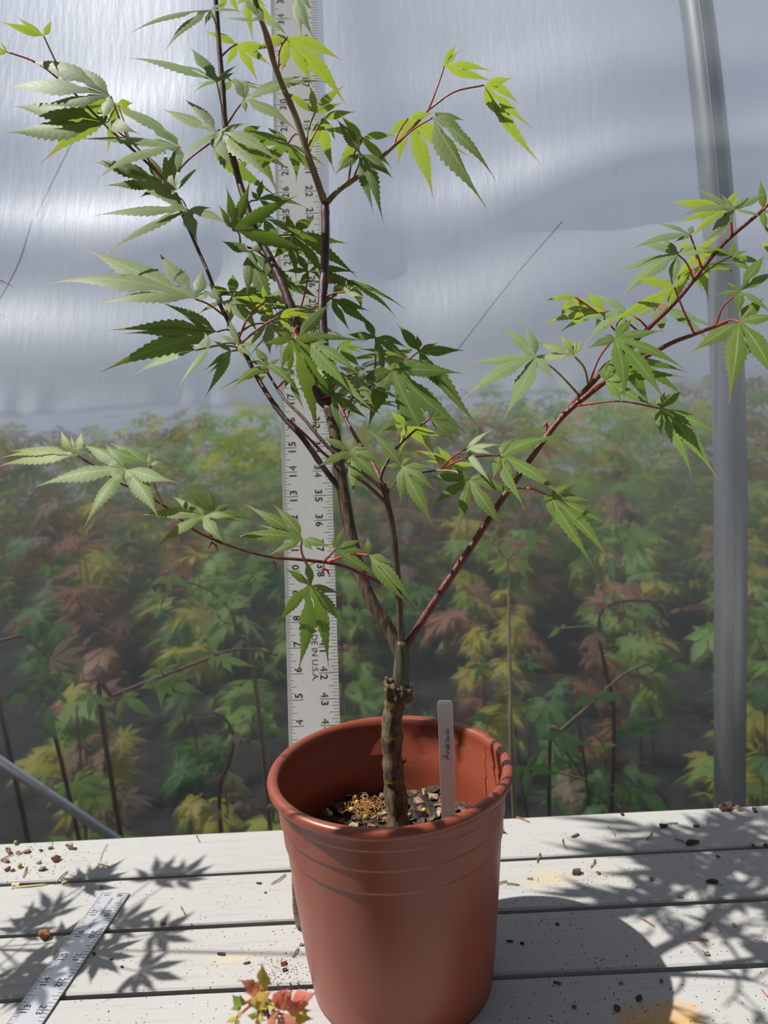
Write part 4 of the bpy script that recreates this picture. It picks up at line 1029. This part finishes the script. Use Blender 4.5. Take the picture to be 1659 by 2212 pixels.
# plants pressed close behind the film, leaf by leaf
F['M'] = (0,1100,640/1659); F['N'] = (1000,900,659/1659)
def film_plant(label, y0, stem, leaves, m_stem, group=None, foot=None, srad=.05):
    """stem and leaves measured in view, standing y0 inches away just behind the film; the stem goes on to the ground"""
    fr = stem[0]; ox, oy, s = F[fr]; y0 += 32.4+FILM_BACK+1.1-35.0
    pts = [atY(ox+x*s, oy+y*s, y0+dy) for x, y, dy in stem[1]]
    ft = foot if foot else Vector((pts[0].x+rnd.uniform(-1,1), y0+3, -30))
    root = empty('maple_seedling', ft, label, 'seedling', group)
    b_ = MB(); full = catmull([Vector(ft), Vector(ft).lerp(pts[0], .6)+Vector((0,.6,0))]+pts, 6); b_.tube(full, [.14-.1*i/len(full) for i in range(len(full))], 7); b_.build('stem', m_stem, root)
    for bs, mk, att, dy, tips in leaves:
        r = random.Random(int(bs[0]*3+bs[1])); base = atY(ox+bs[0]*s, oy+bs[1]*s, y0+dy)
        n = (Vector(NORM[att])+Vector((r.uniform(-.2,.2), 0, 0))).normalized(); tp = []
        for t in tips:
            px, py = ox+t[0]*s, oy+t[1]*s; d = ray(px, py); den = d.dot(n); k = (base-CO).dot(n)/den if abs(den) > .15 else base.y/d.y
            p = CO+d*k; lim = .5*(atY(px, py, base.y)-base).length; ddy = p.y-base.y
            if abs(ddy) > lim: p = atY(px, py, base.y+math.copysign(lim, ddy))
            tp.append(p)
        o = leaf_geo(base, tp, n, .16, r, 14, .05, .8).build('leaf', M[mk], root, origin=base)
        st_ = min(full, key=lambda q: (q-base).length)
        b_ = MB(); b_.tube([st_, st_.lerp(base, .5)+Vector((0,0,.05)), base], .03, 5); b_.build('petiole', M['petgreen'], o)
film_plant('seedling with an arching red stem and bright green leaves against the film', 35.0, ('M', [(560,1075,.4),(640,1040,.2),(870,950,0),(1130,850,0),(1270,795,0),(1440,785,0),(1560,820,.1)]),
 [((510,1030),'bgreen','V',-.2,[(402,1078),(500,1195),(638,1112),(488,990)]), ((690,1050),'bgreen','V',-.3,[(648,1192),(888,1175),(790,1035)]), ((905,950),'bgreen','V',-.3,[(765,1012),(900,1122),(1158,1042),(1112,928),(990,1065)]),
  ((895,890),'bgreen','V',-.2,[(768,945),(880,825),(975,805),(1012,868)]), ((1190,800),'bgreen','V',-.2,[(968,832),(1130,760),(1186,918)]), ((1230,820),'bgreen','V',-.3,[(1212,902),(1312,935),(1455,892),(1300,830)]), ((1450,780),'byellow','V',0,[(1428,855),(1482,855),(1515,798)])], M['redbark'])
film_plant('deep green seedling with drooping broad leaves against the film', 35.5, ('M', [(330,1350,.5),(280,1250,.2),(245,1130,0),(230,1080,0)]),
 [((240,1130),'bdark','V',-.2,[(185,1175),(342,1318),(350,1190),(262,1050)]), ((150,1010),'bdark','V',.3,[(20,1120),(110,1150),(240,1000)]), ((310,1030),'bdark','V',.5,[(230,990),(420,960),(390,1090)]), ((330,640),'bdark','V',.8,[(240,800),(330,780),(430,660)])], M['darktwig'])
film_plant('seedling with bronze leaves on a red stem against the film', 35.5, ('M', [(-40,900,.5),(-20,760,.1),(60,722,0),(130,710,0),(210,775,0),(280,840,0)]),
 [((285,840),'bbrown','V',-.2,[(515,768),(505,872),(470,690),(330,912),(420,905)]), ((100,660),'bred','V',.5,[(0,690),(210,580),(60,610)])], M['redbark'])
film_plant('seedling with spiky light green leaves beside the tall ruler behind the film', 36.5, ('M', [(1420,900,.6),(1330,700,.3),(1290,560,0),(1150,440,0),(950,385,0)]),
 [((945,375),'bgreen','V',-.2,[(828,445),(890,430),(962,485),(1068,445),(1000,355)]), ((1290,490),'bgreen','V',-.2,[(1175,535),(1290,582),(1415,512),(1245,468),(1345,455)]), ((1200,390),'bgreen','V',.2,[(1105,400),(1200,430),(1310,380)]), ((1420,370),'bgreen','V',.2,[(1320,400),(1400,420),(1520,400),(1530,350)]), ((900,560),'bgreen','V',.6,[(820,580),(860,620),(990,540)]), ((1240,620),'bdark','V',.5,[(1150,745),(1290,650),(1210,580)])], M['tan'])
film_plant('reddish seedling with drooping stems low behind the film beside the pot', 36.5, ('M', [(1230,1700,.6),(1290,1400,.2),(1310,1280,0),(1240,1150,0),(1080,1140,0)]),
 [((1310,1240),'bbrown','V',0,[(1180,1260),(1385,1315),(1340,1350)]), ((1400,1290),'bbrown','V',0,[(1450,1320),(1500,1340),(1380,1270)]), ((1010,1300),'bdark','V',.4,[(900,1340),(1000,1420),(1090,1320)]), ((1240,1310),'bdark','V',.3,[(1180,1400),(1260,1430),(1290,1380)]), ((1250,1480),'bbrown','V',.2,[(1190,1520),(1290,1530),(1270,1450)]),
  ((1380,1620),'bbrown','T',.2,[(1290,1600),(1280,1700),(1400,1720),(1450,1600)]), ((1250,1700),'bbrown','T',.3,[(1120,1660),(1160,1760),(1290,1740)]), ((1480,1680),'bbrown','T',.2,[(1400,1720),(1500,1760),(1560,1640)])], M['redbark'])
film_plant('slender seedling with a tall pale bare stem behind the film', 36.0, ('N', [(264,1830,0),(258,1500,0),(250,1150,0),(248,830,0),(225,770,0)]),
 [((235,770),'bgreen','V',0,[(60,760),(120,850),(250,660),(180,650)]), ((290,770),'bgreen','V',0,[(420,700),(400,860),(300,690),(350,900)]), ((250,850),'bdark','V',.3,[(330,1010),(400,930),(180,960)]), ((150,660),'bgreen','V',.3,[(60,760),(130,770),(200,600)]), ((340,690),'bgreen','V',.4,[(470,650),(440,760),(380,600)]),
  ((100,1350),'bdark','V',.2,[(0,1370),(60,1450),(170,1390),(120,1290)]), ((350,1340),'bdark','V',.2,[(280,1330),(390,1410),(470,1370),(400,1270)]), ((340,1570),'bgreen','V',-.1,[(262,1535),(480,1625),(405,1535),(330,1620)]), ((150,1620),'bdark','V',.2,[(0,1660),(90,1690),(250,1580)])], M['straw'])
film_plant('seedling with a pale slanting stem and dark green leaves low behind the film', 35.3, ('N', [(470,1800,.3),(540,1700,0),(700,1560,0),(860,1410,0),(1010,1345,0)]),
 [((530,1720),'bdark','V',-.1,[(395,1765),(540,1885),(645,1885),(695,1795),(600,1695)]), ((700,1510),'bdark','V',-.1,[(580,1595),(620,1515),(722,1575),(915,1535)]), ((860,1690),'bdark','V',.1,[(835,1762),(900,1805),(1065,1755),(1165,1650)]), ((1120,1340),'bdark','V',0,[(1015,1405),(1055,1275),(1285,1385),(1130,1435)]), ((950,1390),'bbrown','V',.1,[(875,1485),(930,1545),(1055,1515)]),
  ((350,1900),'bdark','V',-.2,[(200,1990),(330,2080),(520,1950),(420,1830)]), ((760,1780),'bgreen','V',.3,[(690,1830),(760,1850),(850,1790)]), ((900,2030),'bgreen','V',0,[(780,2060),(880,2100),(1020,2050)])], M['tan'])
film_plant('seedling with dull red leaves hanging in the middle of the film', 36.8, ('N', [(820,1700,.5),(780,1400,.2),(740,1200,0),(760,1050,0),(900,1000,0),(1150,1010,0)]),
 [((720,1180),'bred','V',-.1,[(615,1275),(680,1395),(805,1265),(760,1170)]), ((880,1080),'bbrown','V',0,[(800,1060),(825,1135),(985,1115)]), ((1060,1080),'bbrown','V',.1,[(985,1150),(1080,1120),(1140,1160)]), ((1190,1040),'bred','V',.1,[(1110,1070),(1240,1060),(1340,1030)]), ((1010,1010),'bbrown','V',.1,[(930,1000),(1080,990),(1000,960)]), ((840,1260),'bred','V',0,[(820,1285),(858,1280),(845,1230)]), ((530,1150),'bgreen','V',.3,[(450,1210),(560,1120),(480,1150)]), ((680,1050),'bgreen','V',.3,[(600,1080),(640,1110),(740,1030)])], M['darktwig'])

# coral sprig in front of the pot, nearest the camera, in its own small pot below the frame
def free_plant(name, label, foot, top, specs, mats, potr, group=None, seed=1):
    pr = empty('small_pot', foot, 'small black nursery pot holding the '+label.split(' standing')[0].split(' with')[0], 'pot')
    b_ = MB(); b_.lathe([(0,.05),(potr*.72,.0),(potr*.95,2.2),(potr*1.03,2.22),(potr*1.03,2.4),(potr*.93,2.4),(potr*.9,1.9),(0,1.85)], foot, 32); b_.build('pot_shell', M['black'], pr)
    root = empty(name, Vector(foot)+Vector((0,0,1.9)), label, 'seedling', group)
    st = catmull([Vector(foot)+Vector((0,0,1.86)), Vector(foot).lerp(Vector(top), .5)+Vector((.2,.1,.3)), Vector(top)], 6)
    b_ = MB(); b_.tube(st, [.07-.04*i/12 for i in range(13)], 7); b_.build('stem', M['redbark'], root)
    for k, (base, tips, n, mk, wf) in enumerate(specs):
        r = random.Random(seed*50+k)
        o = leaf_geo(base, tips, n, wf, r, 14, .08, .8).build('leaf', M[mk], root, origin=base)
        q = min(st[3:], key=lambda s_: (s_-Vector(base)).length)
        b_ = MB(); b_.tube([q, q.lerp(Vector(base), .5)+Vector((0,0,.06)), Vector(base)], .025, 5); b_.build('petiole', M['petiole'], o)
cy_ = 12.6
def cp_(x, y, d=0): return atY(440+x*660/1659, 1800+y*660/1659, cy_+d)
cs = []
for bs, mk, tips, d in (((325,850),'coral2',[(318,695),(300,800),(345,800)],0), ((310,850),'red',[(185,790),(240,810),(215,870)],-.1), ((250,940),'coral2',[(380,850),(300,890),(250,905)],-.3), ((440,960),'red',[(625,860),(560,880),(490,840)],-.2),
                        ((460,990),'coral2',[(600,1010),(590,960),(540,1040)],-.1), ((380,960),'red',[(470,830),(430,830),(400,1010)],-.3), ((210,930),'bgreen',[(150,870),(140,960),(200,870)],.1), ((350,930),'byellow',[(310,960),(400,950),(350,880)],-.4),
                        ((400,1000),'red',[(360,960),(330,1060),(460,1070),(520,1040)],-.5), ((180,1000),'coral2',[(120,1030),(180,1060),(220,960)],-.1), ((290,1000),'coral2',[(230,990),(300,1060),(340,1020)],-.4), ((300,960),'bgreen',[(260,1020),(350,1000),(320,920)],.2)):
    cs.append((cp_(*bs, d), [cp_(*t, d-.15*rnd.random()) for t in tips], (-.1,-.6,.75), mk, .27))
ft = cp_(330, 1000); free_plant('coral_seedling', 'coral and orange tinted maple seedling standing in front of the terracotta pot', (ft.x, 12.9, 0), cp_(330, 900), cs, None, 1.3, None, 3)
# leafy maple standing on the bench just out of frame, whose shade falls across the planks; its red tips reach in
sx0, sy0 = -19.5, 21.5; sp2 = []
rr = random.Random(5)
for i in range(26):
    a = rr.uniform(0, 2*PI); R0 = rr.uniform(.8, 4.6)
    base = Vector((sx0+math.cos(a)*R0, sy0+math.sin(a)*R0*.95, rr.uniform(6, 14.5)))
    if base.x > -15.2: base.x = -15.2-rr.random()
    d = Vector((math.cos(a), math.sin(a), -.15)); tips = []
    for q in (-1.7,-1.1,-.5,0,.5,1.1,1.7):
        d2 = Matrix.Rotation(q, 3, 'Z') @ d; tips.append(base+d2*rr.uniform(1.6, 2.2)*(1-.2*abs(q))*.9)
    sp2.append((base, tips, (0,0,1), 'leaf', .12))
for bx, by, tp_ in ((-70,590,[(45,631),(18,622),(-10,640)]), (-60,670,[(16,686),(-5,700)]), (-50,905,[(10,912),(-10,925)])):
    sp2.append((atY(bx, by, 20.5), [atY(*t, 20.5) for t in tp_], (0,-.7,.7), 'bred', .03))
free_plant('maple_seedling', 'leafy green maple standing on the bench beyond the shiny ruler', (sx0, sy0, 0), (sx0, sy0, 13), sp2, None, 2.4, None, 9)
